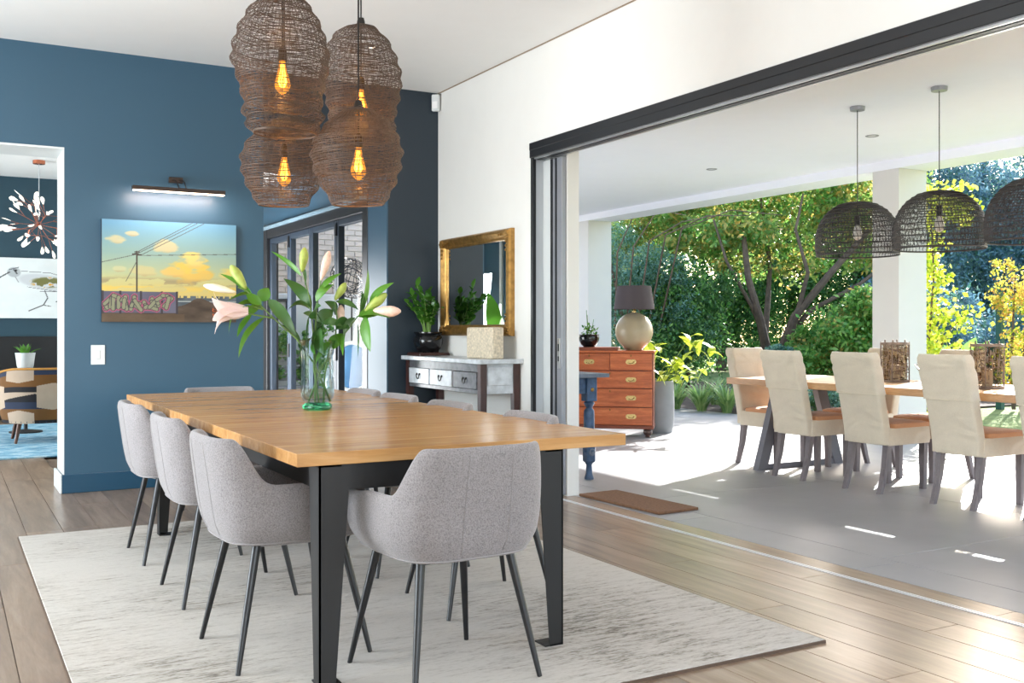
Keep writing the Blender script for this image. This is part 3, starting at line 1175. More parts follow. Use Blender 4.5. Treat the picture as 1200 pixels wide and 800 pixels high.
lily('lily stem left of centre with a thin dry leaf and a green bud standing up',
     [[(370, 470, -.02), (370, 420, .0), (366, 385, .01), (363, 352, .01), (357, 330, .02), (354, 318, .02)]],
     [((352, 322, .02), (316, 293, .03), .020, .1, 1.2, 0), ((356, 334, .02), (350, 308, .05), .048, .05, 1.2, 1),
      ((364, 362, .01), (334, 326, -.03), .050, .15, .9, 1), ((364, 360, 0), (340, 362, -.04), .03, .3, .6, 1),
      ((365, 395, .0), (352, 420, -.05), .03, .1, .8, 1), ((362, 370, 0), (362, 410, -.06), .045, .0, 1.4, 1)],
     [((353, 318, .02), (357, 289, .0), .040, 'g')])
lily('lily stem in the middle with a tall pink bud pointing straight up',
     [[(374, 472, .0), (368, 430, -.01), (369, 390, .0), (372, 350, .0), (376, 328, .0)]],
     [((370, 352, 0), (390, 332, .02), .034, .2, 1.0, 0), ((374, 340, 0), (399, 319, .03), .026, .1, .8, 0),
      ((376, 334, .02), (391, 338, .06), .02, .4, .5, 0), ((370, 372, 0), (380, 358, -.08), .06, .2, 1.0, 1),
      ((372, 385, 0), (404, 382, -.06), .058, .2, .5, 1), ((372, 382, .0), (382, 414, -.07), .062, .05, 1.2, 1),
      ((371, 366, .0), (366, 400, .05), .05, .05, 1.2, 1), ((372, 378, 0), (352, 366, .06), .05, .1, .8, 1), ((372, 376, 0), (388, 362, .05), .05, .1, 1.1, 1), ((371, 392, 0), (372, 414, -.06), .05, .1, 1.2, 0)],
     [((376, 328, .0), (386, 293, .0), .038, 'p')])
lily('lily stem right of centre with a small cream bud and hanging leaves',
     [[(378, 472, .02), (380, 440, .01), (384, 415, .01), (392, 392, .02), (394, 372, .03), (391, 352, .03)], [(393, 380, .03), (396, 372, .05)]],
     [((392, 368, .03), (378, 352, .05), .05, .2, 1.0, 1), ((393, 352, .03), (420, 362, .0), .028, .15, .8, 1),
      ((388, 400, .01), (372, 425, -.06), .045, .05, 1.0, 0), ((386, 408, .01), (402, 390, .03), .05, .1, 1.0, 0),
      ((392, 390, .02), (396, 410, .06), .04, .05, 1.0, 0), ((390, 388, .02), (412, 384, -.05), .055, .15, .6, 1)],
     [((391, 351, .03), (404, 330, .03), .036, 'g'), ((396, 384, .05), (397, 356, .06), .036, 'p')])
lily('lily stem leaning right with a pink bud and a green bud side by side',
     [[(360, 470, .03), (376, 430, .02), (394, 400, .02), (408, 384, .02), (418, 370, .02), (428, 364, .02)], [(424, 366, .02), (432, 362, .02)]],
     [((420, 368, .02), (430, 314, .03), .034, .05, 1.2, 0), ((422, 366, .02), (424, 340, .0), .03, .05, 1.0, 1),
      ((432, 354, .02), (461, 330, .02), .034, .1, .9, 0), ((416, 372, .02), (458, 372, -.04), .05, .15, .5, 0),
      ((416, 372, 0), (405, 396, -.06), .055, .1, 1.0, 1), ((428, 370, -.01), (436, 411, -.06), .046, .05, 1.1, 0),
      ((420, 370, 0), (446, 366, .05), .045, .1, .9, 0), ((410, 380, 0), (396, 378, -.08), .05, .1, 1.2, 1), ((405, 386, 0), (404, 416, -.05), .026, .05, .8, 0), ((418, 378, .02), (419, 417, .0), .032, .0, 1.3, 0)],
     [((426, 364, .02), (453, 343, .01), .044, 'g'), ((436, 364, .0), (471, 364, -.05), .050, 'p')])

# ------------------------------------------------------------------ pictures painted point by point
def canvas(name, fn, w, h, nx, ny, material, parent):
    """a flat print: colours on a fine grid in the local x-z plane, facing -y"""
    xs, ys = np.meshgrid(np.linspace(0, 1, nx), np.linspace(0, 1, ny))
    rgb = np.clip(fn(xs, ys), 0, 1)
    rgb = np.where(rgb <= 0.04045, rgb / 12.92, ((rgb + 0.055) / 1.055) ** 2.4)
    co = np.stack([(xs - .5) * w, np.zeros_like(xs), (ys - .5) * h], -1).reshape(-1, 3)
    i = np.arange(nx * ny).reshape(ny, nx)
    q = np.stack([i[:-1, :-1], i[:-1, 1:], i[1:, 1:], i[1:, :-1]], -1).reshape(-1, 4)
    me = bpy.data.meshes.new(name)
    me.vertices.add(len(co)); me.vertices.foreach_set('co', co.ravel())
    me.loops.add(q.size); me.loops.foreach_set('vertex_index', q.ravel())
    me.polygons.add(len(q)); me.polygons.foreach_set('loop_start', np.arange(len(q)) * 4)
    me.materials.append(material)
    me.update(calc_edges=True)
    at = me.color_attributes.new('paint', 'FLOAT_COLOR', 'POINT')
    at.data.foreach_set('color', np.concatenate([rgb.reshape(-1, 3), np.ones((nx * ny, 1))], 1).ravel())
    return put(name, me, parent)


def vnoise(x, y, fx, fy, seed, octs=4):
    """smooth value noise"""
    out = np.zeros_like(x)
    amp, tot = 1.0, 0.0
    for o in range(octs):
        g = np.random.default_rng(seed + o).random((64, 64))
        u, v = x * fx * 2 ** o, y * fy * 2 ** o
        iu, iv = np.floor(u).astype(int), np.floor(v).astype(int)
        fu, fv = u - iu, v - iv
        fu, fv = fu * fu * (3 - 2 * fu), fv * fv * (3 - 2 * fv)
        a, b = g[iv % 64, iu % 64], g[iv % 64, (iu + 1) % 64]
        c, d = g[(iv + 1) % 64, iu % 64], g[(iv + 1) % 64, (iu + 1) % 64]
        out += amp * ((a * (1 - fu) + b * fu) * (1 - fv) + (c * (1 - fu) + d * fu) * fv)
        tot += amp
        amp *= 0.5
    return out / tot


def C3(*c):
    return np.array(c) / 255.0


def mixc(a, b, t):
    t = np.clip(t, 0, 1)[..., None]
    return a * (1 - t) + b * t


def segdist(x, y, ax, ay, bx, by, asp):
    px, py = (x - ax) * asp, y - ay
    dx, dy = (bx - ax) * asp, by - ay
    t = np.clip((px * dx + py * dy) / (dx * dx + dy * dy + 1e-12), 0, 1)
    return np.hypot(px - t * dx, py - t * dy)


def landscape(x, y):
    asp = 1.29
    n1 = vnoise(x, y, 4, 7, 3)
    n2 = vnoise(x, y, 9, 16, 9)
    t = (y - 0.27) / 0.73
    sky = mixc(C3(226, 202, 120), C3(206, 208, 150), t / .28)
    sky = mixc(sky, C3(150, 184, 176), (t - .22) / .35)
    sky = mixc(sky, C3(112, 168, 200), (t - .6) / .35)
    # streaky low clouds
    band = np.exp(-((y - .40) / .035) ** 2) * (vnoise(x, y, 5, 22, 21) > .45)
    sky = mixc(sky, C3(150, 132, 104), band * .65)
    band = np.exp(-((y - .33) / .03) ** 2) * (vnoise(x, y, 6, 26, 31) > .5)
    sky = mixc(sky, C3(246, 206, 90), band * .8)
    # big yellow cumulus
    for (cx, cy, rx, ry, col, k) in ((.62, .54, .15, .14, (246, 206, 92), 1.0), (.66, .62, .09, .09, (250, 222, 130), 1.0), (.52, .50, .10, .06, (244, 202, 110), .9),
                                     (.74, .46, .16, .06, (238, 198, 96), .9), (.92, .48, .09, .06, (246, 216, 110), .9), (.46, .74, .09, .07, (226, 206, 150), .8),
                                     (.10, .80, .07, .045, (220, 208, 160), .9), (.22, .87, .05, .025, (226, 210, 160), .8), (.30, .50, .10, .05, (228, 206, 140), .6), (.12, .52, .05, .03, (226, 216, 160), .6)):
        e = 1 - ((x - cx) / rx) ** 2 - ((y - cy) / ry) ** 2 + (n2 - .5) * 2.6
        sky = mixc(sky, C3(*col), np.clip(e * 1.6, 0, 1) * k)
        sky = mixc(sky, C3(176, 150, 112), np.clip(e * 1.6, 0, 1) * np.clip((cy - ry * .35 - y) / ry * 1.6, 0, 1) * .55)
    img = sky
    # far town and sea strip
    town = (y < .245 + .02 * (vnoise(x, y, 60, 2, 5, 2) > .5)) & (y > .14)
    img = mixc(img, C3(92, 104, 112) + (n2[..., None] - .5) * .35, town * 1.0)
    img = mixc(img, C3(190, 196, 190), ((y < .215) & (y > .20) & (x > .55)) * (n1 > .45) * .9)
    # ground
    gl = .15 + .09 * np.exp(-((x - .72) / .11) ** 2) * (x > .5) + (n2 - .5) * .03
    img = mixc(img, C3(84, 66, 50) + (n2[..., None] - .5) * .25, (y < gl) * 1.0)
    img = mixc(img, C3(120, 92, 60), ((y < .08) & (x < .6)) * .4)
    # panelled wall with spray paint lettering
    wall = (x < .55) & (y > .09) & (y < .30)
    img = mixc(img, C3(98, 96, 116) + (n1[..., None] - .5) * .15, wall * 1.0)
    for px in (.005, .13, .28, .43, .545):
        img = mixc(img, C3(58, 50, 58), (np.abs(x - px) < .008) & (y > .08) & (y < .305))
    rg_ = random.Random(4)
    for k0 in range(9):
        cx = .045 + k0 * .054
        pts = [(cx + rg_.uniform(-.03, .03), .11 + rg_.uniform(0, .16)) for _ in range(5)]
        for (a, b) in zip(pts[:-1], pts[1:]):
            d = segdist(x, y, a[0], a[1], b[0], b[1], asp)
            img = mixc(img, C3(196, 84, 120), (d < .030) * (y < .295) * .9)
    rg_ = random.Random(4)
    for k0 in range(9):
        cx = .045 + k0 * .054
        pts = [(cx + rg_.uniform(-.03, .03), .11 + rg_.uniform(0, .16)) for _ in range(5)]
        for (a, b) in zip(pts[:-1], pts[1:]):
            d = segdist(x, y, a[0], a[1], b[0], b[1], asp)
            img = mixc(img, C3(146, 148, 116), (d < .019) * 1.0)
            img = mixc(img, C3(60, 56, 62), (np.abs(d - .019) < .004) * .8)
    # pole, crossarm and wires
    img = mixc(img, C3(64, 52, 44), (np.abs(x - .25) < .006) & (y < .70) & (y > .29))
    img = mixc(img, C3(64, 52, 44), (np.abs(y - .665 + (x - .25) * .1) < .008) & (np.abs(x - .25) < .035))
    img = mixc(img, C3(64, 52, 44), (np.abs(y - .69) < .006) & (np.abs(x - .25) < .02))
    for (a, b) in (((.22, .665), (.66, 1.0)), ((.25, .67), (.70, 1.0)), ((.28, .66), (.75, 1.0)), ((.27, .655), (1.0, .70)), ((.23, .66), (0, .58)), ((.25, .60), (.17, .40))):
        img = mixc(img, C3(80, 78, 76), (segdist(x, y, a[0], a[1], b[0], b[1], asp) < .0035) * .8)
    return img * .86


pt_ = thing('painting', 'unframed landscape painting of a telegraph pole, yellow clouds and a graffiti wall', 'painting', (1.457, YB - 0.02, 1.571))
MB().box(-.474, .474, -0.019, 0.018, -.366, .366).build('stretcher', mat('dark_canvas_edge', (44, 44, 50), 0.7), pt_)
cv = canvas('canvas', landscape, .948, .732, 250, 196, painted('oil_paint', 0.5), pt_)
cv.location = (0, -0.0195, 0)

# picture light
pl = thing('picture_light', 'slim dark bronze picture light glowing above the landscape painting', 'light', (1.49, YB, 2.20))
bz = mat('dark_bronze_lamp', (66, 54, 48), 0.4, 0.5)
MB().cbox(-.045, .055, -.03, -.001, 0.028, 0.07, .003).build('wall_plate', bz, pl)
MB().tube([(-.02, -.03, .05), (-.01, -.11, 0.03), (0.0, -.17, -.03)], .004, 8).tube([(.03, -.03, .05), (.045, -.11, 0.03), (0.05, -.17, -.03)], .004, 8).build('arm', bz, pl, smooth=True)
MB().cbox(-.325, .325, -.20, -.15, -.058, -.03, .004).build('tube', bz, pl)
MB().box(-.318, .318, -.192, -.158, -.066, -.058).build('diffuser', emit('warm_lamp_strip', (255, 226, 200), 4), pl)
l = bpy.data.lights.new('picture_lamp', 'AREA')
l.shape = 'RECTANGLE'; l.size = .62; l.size_y = .03; l.energy = 3.6; l.color = (1, .74, .64)
o = bpy.data.objects.new('picture_lamp', l); COL.objects.link(o); o.parent = pl
o.location = (0, -.165, -.069); o.rotation_euler = (R(30), 0, 0)

sw = thing('light_switch', 'white light switch plate on the blue wall below the painting', 'switch', (0.962, YB, 0.97))
MB().cbox(-.047, .047, -.009, -.0005, -.07, .07, .003).build('plate', MT['white_gloss'], sw)
MB().cbox(-.014, .014, -.013, -.008, -.03, .03, .002).build('rocker', MT['white_gloss'], sw)

sn = thing('motion_sensor', 'small white alarm sensor in the ceiling corner', 'sensor', (3.60, 7.665, 3.045), R(-45))
MB().cbox(-.033, .033, -.03, .012, -.07, .07, .008).build('housing', MT['white_gloss'], sn)
MB().cbox(-.024, .024, -.036, -.029, -.05, .01, .003).build('lens', mat('milky_lens', (236, 236, 234), 0.3, var=0), sn)

# recessed downlights
for (x, y, lab) in ((2.64, 6.66, 'white recessed ceiling spotlight seen through the upper right wire lamp'),):
    dn = thing('downlight', lab, 'spotlight', (x, y, CZ))
    MB().lathe([(.03, -.002), (.045, -.006), (.048, -.001)], 24).build('rim', MT['white_gloss'], dn, smooth=True)
    MB().lathe([(0, -.002), (.031, -.002)], 24).build('lamp', emit('spot_lamp', (255, 238, 214), 6), dn)
for (px, py, lab) in ((1022, 159, 'small round spotlight in the patio ceiling right of the first woven pendant cord'), (834, 198, 'small round spotlight in the patio ceiling above the trees')):
    d = 1.755 * 1181 / (386 - py)
    q = spot(px, py, d)
    dn = thing('downlight', lab, 'spotlight', (q[0], q[1], 2.905))
    MB().lathe([(.035, -.002), (.055, -.007), (.06, -.0005)], 24).build('rim', MT['grey_alu'], dn, smooth=True)
    MB().lathe([(0, -.0015), (.036, -.0015)], 24).build('lamp', MT['white_gloss'], dn)

# ------------------------------------------------------------------ console with drawers, mirror, plant and box
pale_sheen = mat('lacquer_painted_reflection', (196, 200, 204), 0.28, var=0.22, vscale=16)  # pale tone stands for bright reflections in the dark lacquer
dark_lacquer = mat('dark_grey_lacquer', (92, 92, 96), 0.25, var=0.35, vscale=20)  # same lacquer where no reflection is painted
cs = thing('console_table', 'old lacquered console with three small drawers against the white wall', 'console', (3.46, 6.96, 0))
X0, X1, Y0, Y1 = -.155, .165, -.66, .66
MB().cbox(-.18, .172, -.70, .705, .905, .938, .004).build('top', pale_sheen, cs)
for (x, y) in ((X0, Y0), (X1 - .05, Y0), (X0, Y1 - .05), (X1 - .05, Y1 - .05)):
    m = MB()
    m.loft([[(x + a * .008, y + b * .008, 0), (x + .05 - a * .008, y + b * .008, 0), (x + .05 - a * .008, y + .05 - b * .008, 0), (x + a * .008, y + .05 - b * .008, 0)] if zz == 0 else
            [(x, y, zz), (x + .05, y, zz), (x + .05, y + .05, zz), (x, y + .05, zz)] for zz, a, b in ((0, 1, 1), (.65, 0, 0), (.905, 0, 0))])
    m.build('leg', MT['mahogany'], cs)
cb = MB()
cb.cbox(X0 + .01, X0 + .03, Y0 + .05, Y1 - .05, .845, .905, .002).cbox(X0 + .01, X0 + .03, Y0 + .05, Y1 - .05, .69, .72, .002)
cb.box(X1 - .03, X1 - .01, Y0 + .05, Y1 - .05, .69, .905)
cb.build('carcase', dark_lacquer, cs)
MB().cbox(X0 + .04, X1 - .04, Y0 + .012, Y0 + .03, .69, .905, .002).build('side_panel', pale_sheen, cs)
MB().cbox(X0 + .06, X1 - .06, Y0 + .004, Y0 + .013, .75, .885, .003).build('side_panel', pale_sheen, cs)
MB().cbox(X0 + .04, X1 - .04, Y1 - .03, Y1 - .012, .69, .905, .002).build('side_panel', dark_lacquer, cs)
dw = (Y1 - Y0 - .1) / 3
for i in range(3):
    y0 = Y0 + .05 + dw * i
    m_ = dark_lacquer if i == 0 else pale_sheen
    d_ = MB().cbox(X0 - .002, X0 + .25, y0 + .016, y0 + dw - .016, .722, .843, .003).build('drawer', m_, cs)
    d_['label'] = 'dark lacquer drawer front' if i == 0 else 'lacquer drawer front coloured pale with painted reflections'
    yc = y0 + dw / 2
    hb = MB()
    for s in (-1, 1):
        hb.lathe([(0, 0), (.010, 0), (.008, .006), (0, .008)], 12, M=Matrix.Translation((X0 - .002, yc + s * .026, .795)) @ Matrix.Rotation(R(-90), 4, 'Y'))
    hb.tube([(X0 - .01, yc + .026 * math.cos(a), .795 - .036 * math.sin(a)) for a in [math.pi * q / 10 for q in range(11)]], .0035, 6)
    hb.build('handle', MT['black_iron'], d_, smooth=True)
MB().box(X0 + .012, X0 + .03, Y0 + .05 + dw - .014, Y0 + .05 + dw + .014, .72, .845).build('divider', MT['mahogany'], cs)
MB().box(X0 + .012, X0 + .03, Y0 + .05 + 2 * dw - .014, Y0 + .05 + 2 * dw + .014, .72, .845).build('divider', pale_sheen, cs)

# mirror
mi = thing('wall_mirror', 'gilt framed rectangular mirror on the white wall above the console', 'mirror', (3.635, 6.985, 1.497))
W2, H2 = .59, .395
fr_prof = [(0.0, 0.0), (0.0, -.030), (.012, -.046), (.030, -.050), (.045, -.040), (.060, -.030), (.072, -.034), (.082, -.026), (.086, -.012)]
mb = MB()
rings = []
for (ins, dep) in fr_prof:
    rings.append([(dep, -W2 + ins, -H2 + ins), (dep, W2 - ins, -H2 + ins), (dep, W2 - ins, H2 - ins), (dep, -W2 + ins, H2 - ins)])
for A_, B_ in zip(rings[:-1], rings[1:]):
    for j in range(4):
        j2 = (j + 1) % 4
        mb.add([A_[j], A_[j2], B_[j2], B_[j]], [(0, 1, 2, 3)])
mb.build('frame', MT['gold'], mi)
for (sy, sz) in ((-1, -1), (1, -1), (1, 1), (-1, 1)):
    m = MB()
    y, z = sy * (W2 - .042), sz * (H2 - .042)
    for k_ in range(7):
        a = math.pi / 3 * k_
        rr = .022 if k_ else 0
        rr = 0 if k_ == 6 else .022
        m.lathe([(0, 0), (.013, .003), (.011, .014), (0, .019)], 10, M=Matrix.Translation((-.044, y + rr * math.cos(a), z + rr * math.sin(a))) @ Matrix.Rotation(R(-90), 4, 'Y'))
    for k_ in range(1, 4):
        for (dy, dz) in ((-sy, 0), (0, -sz)):
            m.lathe([(0, 0), (.014 - .002 * k_, .002), (.010, .010), (0, .014)], 8, M=Matrix.Translation((-.046, y + dy * (.02 + .032 * k_), z + dz * (.02 + .032 * k_))) @ Matrix.Rotation(R(-90), 4, 'Y'))
    m.build('corner_ornament', MT['gold'], mi, smooth=True)
MB().box(-.014, -.010, -W2 + .08, W2 - .08, -H2 + .08, H2 - .08).build('glass', MT['mirror'], mi)

tr_ = MB().cbox(3.33, 3.60, 7.40, 7.655, .938, .957, .003).cbox(3.335, 3.595, 7.405, 7.65, .957, .963, .002).build('tray', MT['mahogany'])
tag(tr_, 'flat dark wooden stand under the black plant pot on the console', 'stand')

zz = thing('potted_plant', 'glossy black pot of upright green stems at the far end of the console', 'plant', (3.465, 7.53, .963))
pr = [(0, .012), (.085, .012), (.10, .03), (.118, .07), (.122, .10), (.112, .128), (.100, .14), (.104, .150), (.118, .158), (.118, .168), (.102, .165), (.095, .14), (0, .135)]
pb = MB().lathe(pr, 32)
for k_ in range(4):
    a = math.pi / 2 * k_ + .7
    pb.lathe([(0, 0), (.016, 0), (.02, .02), (0, .03)], 10, c=(.075 * math.cos(a), .075 * math.sin(a), 0))
pb.build('pot', MT['black_glaze'], zz, smooth=True, angle=50)
MB().lathe([(0, .142), (.094, .140)], 20).build('soil', mat('dark_soil', (52, 40, 32), 0.95, var=0.3, vscale=40), zz)
zleaf = leafmat('glossy_green_leaf', (46, 92, 34), (78, 134, 46), (128, 172, 66), 0.25, 0.25)
rz_ = random.Random(5)
stems = [(-.02, -.10, .46, -.09, .05), (.02, -.02, .40, .0, .03), (-.05, .03, .36, -.08, .08), (-.03, -.05, .33, -.05, -.10), (0.0, .05, .30, .01, .07),
         (-.02, -.03, .34, -.12, -.19), (.01, .0, .26, .02, -.16), (-.04, .02, .30, -.16, .0), (-.06, -.06, .38, -.14, -.03), (.02, .04, .32, -.02, -.06), (0, -.06, .28, -.02, -.14)]
for (bx, by, hh, dx, dy) in stems:
    pts = [Vector((bx * .6 + dx * (u ** 1.6), by * .5 + dy * (u ** 1.6), .14 + hh * (u - .12 * u * u))) for u in [i / 7 for i in range(8)]]
    st = MB().tube(pts, [.007 - .0045 * i / 7 for i in range(8)], 7).build('stem', mat('plant_stem', (104, 140, 56), .5), zz, smooth=True)
    lm = MB()
    for i in range(11):
        u = .32 + .66 * i / 10
        k0 = min(6, int(u * 7)); f_ = u * 7 - k0
        p = pts[k0].lerp(pts[k0 + 1], f_)
        tdir = (pts[k0 + 1] - pts[k0]).normalized()
        sdir = Vector((rz_.uniform(-.5, .5), 1 if i % 2 else -1, 0))
        sdir = (sdir - tdir * sdir.dot(tdir)).normalized()
        q = p + (sdir * .8 + tdir * .75).normalized() * rz_.uniform(.065, .095)
        if q.x > .15:
            q.x = .15
        s_ = leaf(p, q, .042, .08, rz_.uniform(-.5, .5), .2, 5)
        lm.add(s_.v, s_.f)
    lm.build('leaf', zleaf, st, smooth=True, angle=180)

bx = thing('planter_box', 'square cream box with a mottled rough surface under the mirror', 'box', (3.468, 6.545, .939))
cream = mat('mottled_stone_cream', (206, 192, 168), 0.7, var=0.28, vscale=60, bmp=0.5, bscale=90)
b_ = MB()
b_.cbox(-.046, .046, -.205, .205, 0, .225, .005)
b_.build('body', cream, bx)
MB().box(-.036, .036, -.195, .195, .223, .228).build('lid', mat('beige_liner', (180, 168, 146), .8), bx)

# ------------------------------------------------------------------ living room things
lr = MB().cbox(-1.6, 1.86, 9.95, 13.5, 0, .014, .003)
m, nt, p = nodes('blue_faded_rug')
v = texco(nt, 'Object', (2.5, 6, 1))
nt.links.new(ramp(nt, noise(nt, v, 2.2, 6, .7, .4), [(.3, lin((52, 96, 130))), (.48, lin((112, 168, 196))), (.62, lin((186, 210, 220)))]), p.inputs['Base Color'])
setp(p, roughness=.95)
tag(lr.build('rug', m), 'faded blue rug on the living room floor beyond the doorway', 'rug')

ac = thing('armchair', 'barrel armchair in navy, brown and taupe geometric fabric seen through the doorway', 'armchair', (0.90, 11.42, .014), 0)
pat = [mat('navy_fabric', (34, 44, 66), .9, var=.1), mat('brown_fabric', (104, 68, 26), .9, var=.2, vscale=3), mat('taupe_fabric', (170, 150, 130), .9, var=.06),
       mat('black_fabric', (22, 20, 24), .9, var=.1), mat('mustard_piping', (186, 130, 52), .8)]
SEG, RW = 230, 110


def rimz(a):
    # a = 0 at the back (towards us), +-pi at the open front
    q = abs(a) / math.pi
    return .74 - .10 * sstep(.2, .75, q)


def patt(u, v):
    """u along the back in repeats, v 0..1 up: tall hexagons between brown, navy, black and taupe bars"""
    c = u % 1.0
    for (hc, hv) in ((.75, .50), (.25, 1.0), (.25, 0.0)):
        dx, dy = abs(c - hc), abs(v - hv)
        if dx < .23 and dy < .25 - .42 * max(0, dx - .0) * .55:
            return 2
    if v > .90:
        return 0
    if v > .68:
        return 1
    if v > .58:
        return 3
    if v > .40:
        return 2 if (v - .40) / .18 > .25 + .75 * (c if c < .5 else 1 - c) * 1.6 else 3
    if v > .27:
        return 0
    if v > .06:
        return 1
    return 3


am = MB()
op = .80 * math.pi
for i in range(SEG):
    a0, a1 = -op + 2 * op * i / SEG, -op + 2 * op * (i + 1) / SEG
    for j in range(RW):
        q = []
        for (a, jj) in ((a0, j), (a1, j), (a1, j + 1), (a0, j + 1)):
            z = .20 + (rimz(a) - .20) * jj / RW
            r = .405 + .012 * math.sin(math.pi * jj / RW) - .03 * (1 - jj / RW) ** 3
            q.append((r * math.sin(a), -r * math.cos(a), z))
        am.mi = patt((a0 + a1) / 2 * 0.62 + .657, (j + .5) / RW)
        am.add(q, [(0, 1, 2, 3)])
am.build('shell', pat, ac, smooth=True, angle=180)
inn = MB()
rows = []
for f_ in range(6):
    rows.append([((.31) * math.sin(a), -.31 * math.cos(a), .40 + (rimz(a) - .40) * f_ / 5) for a in [op - 2 * op * i / 48 for i in range(49)]])
rows.append([(.36 * math.sin(a), -.36 * math.cos(a), rimz(a) + .015) for a in [op - 2 * op * i / 48 for i in range(49)]])
rows.append([(.405 * math.sin(a), -.405 * math.cos(a), rimz(a)) for a in [op - 2 * op * i / 48 for i in range(49)]])
inn.grid(rows)
inn.build('lining', pat[0], ac, smooth=True)
MB().tube([(.406 * math.sin(a), -.406 * math.cos(a), rimz(a) + .004) for a in [op - 2 * op * i / 48 for i in range(49)]], .011, 8).build('piping', pat[4], ac, smooth=True)
MB().lathe([(0, .20), (.375, .20), (.38, .22), (.375, .36), (.34, .42), (0, .43)], 40).build('seat', pat[0], ac, smooth=True)
for (sx, sy) in ((-1, -1), (1, -1), (1, 1), (-1, 1)):
    MB().tube([(sx * .23, sy * .23, .205), (sx * .27, sy * .27, 0)], [.024, .015], 10).build('leg', mat('walnut_leg', (84, 50, 32), .4), ac, smooth=True)

stb = thing('side_table', 'small dark round side table behind the patterned armchair', 'table', (.80, 12.35, .014))
MB().lathe([(0, .66), (.26, .66), (.27, .675), (.26, .69), (0, .69)], 32).build('top', MT['black_iron'], stb, smooth=True, angle=40)
MB().tube([(0, 0, 0.02), (0, 0, .665)], .02, 12).build('column', MT['black_iron'], stb, smooth=True)
MB().lathe([(0, 0), (.17, 0), (.17, .015), (.02, .035), (0, .035)], 28).build('base', MT['black_iron'], stb, smooth=True)
pp = thing('potted_succulent', 'white ribbed pot with a green spiky plant above the patterned armchair', 'plant', (.79, 12.30, .704))
MB().lathe([(0, 0), (.07, 0), (.085, .05), (.10, .17), (.104, .19), (.094, .19), (.088, .15), (0, .14)], 24, wob=.02).build('pot', MT['white_gloss'], pp, smooth=True, angle=60)
for k_ in range(11):
    a = k_ * 2.4
    rr = .05 + .09 * (k_ % 3) / 2
    leaf((.02 * math.cos(a), .02 * math.sin(a), .13), (rr * math.cos(a) * 1.3, rr * math.sin(a) * 1.3, .32 - rr * .6), .05, .1, 0, .4, 6).build(
        'leaf', zleaf, pp, smooth=True, angle=180)


def bird(x, y):
    asp = 2.2
    n = vnoise(x, y, 10, 6, 50)
    img = np.ones(x.shape + (3,)) * C3(216, 222, 222) + (n[..., None] - .5) * .05
    e = 1 - ((x - .60) / .22) ** 2 - ((y - .60 + (x - .6) * .30) / .14) ** 2
    e = np.maximum(e, 1 - ((x - .78) / .17) ** 2 - ((y - .52 + (x - .78) * .35) / .07) ** 2)
    img = mixc(img, C3(190, 194, 198), np.clip(e * 3, 0, 1) * .8)
    n2 = vnoise(x, y, 26, 16, 60, 2)
    wing = 1 - ((x - .60) / .13) ** 2 - ((y - .60) / .10) ** 2
    img = mixc(img, C3(206, 150, 40), np.clip(wing * 2, 0, 1) * (n2 > .52))
    img = mixc(img, C3(110, 110, 60), np.clip(wing * 2, 0, 1) * (n2 < .40))
    hd_ = 1 - ((x - .37) / .05) ** 2 - ((y - .76) / .09) ** 2
    img = mixc(img, C3(150, 156, 160), np.clip(hd_ * 3, 0, 1) * .7)
    for (a, b, w) in (((.34, .76), (.27, .66), .010), ((.27, .66), (.20, .46), .008), ((.37, .80), (.39, .74), .012), ((.38, .68), (.40, .60), .006), ((.40, .84), (.34, .80), .006),
                      ((.58, .46), (.60, .34), .008), ((.60, .34), (.57, .22), .009), ((.57, .22), (.47, .12), .008), ((.57, .22), (.62, .20), .006),
                      ((.70, .48), (.71, .36), .008), ((.71, .36), (.66, .28), .008), ((.42, .78), (.62, .76), .004), ((.62, .76), (.92, .56), .004), ((.46, .52), (.70, .44), .004), ((.55, .45), (.73, .45), .006)):
        img = mixc(img, C3(48, 48, 50), (segdist(x, y, a[0], a[1], b[0], b[1], asp) < w) * .9)
    img = mixc(img, C3(30, 30, 32), np.hypot((x - .385) * asp, y - .79) < .018)
    return img


bp = thing('bird_picture', 'large pale picture of a long-billed wading bird on the dark living room wall', 'picture', (1.03, 14.575, 1.69))
MB().box(-.87, .87, -.018, .02, -.392, .392).build('stretcher', MT['white_gloss'], bp)
cv = canvas('canvas', bird, 1.74, .784, 220, 110, painted('print_paint', .6), bp)
cv.location = (0, -.0185, 0)

fp = thing('fireplace', 'black fireplace recess with a dark stone surround under the bird picture', 'fireplace', (.6, 14.6, 0))
blk = mat('soot_black', (16, 16, 18), .6, var=.2)
MB().cbox(-1.5, 1.3, -.06, -.001, .62, 1.06, .004).build('breast_panel', blk, fp)
MB().cbox(-1.5, 1.3, -.30, -.001, .52, .62, .004).build('mantel', mat('dark_grey_stone', (70, 70, 74), .6, var=.15), fp)
MB().cbox(-1.5, -1.2, -.30, -.001, 0, .52, .004).build('surround', mat('dark_grey_stone', (78, 76, 76), .6, var=.15), fp)
MB().cbox(1.0, 1.3, -.30, -.001, 0, .52, .004).build('surround', mat('dark_grey_stone', (78, 76, 76), .6, var=.15), fp)
MB().box(-1.2, 1.0, -.28, -.001, .0, .05).box(-1.2, 1.0, -.03, -.001, .05, .52).build('firebox', blk, fp)
logm = wood('split_log', (110, 74, 44), (158, 112, 70), (190, 150, 104), .8, (8, 8, 1))
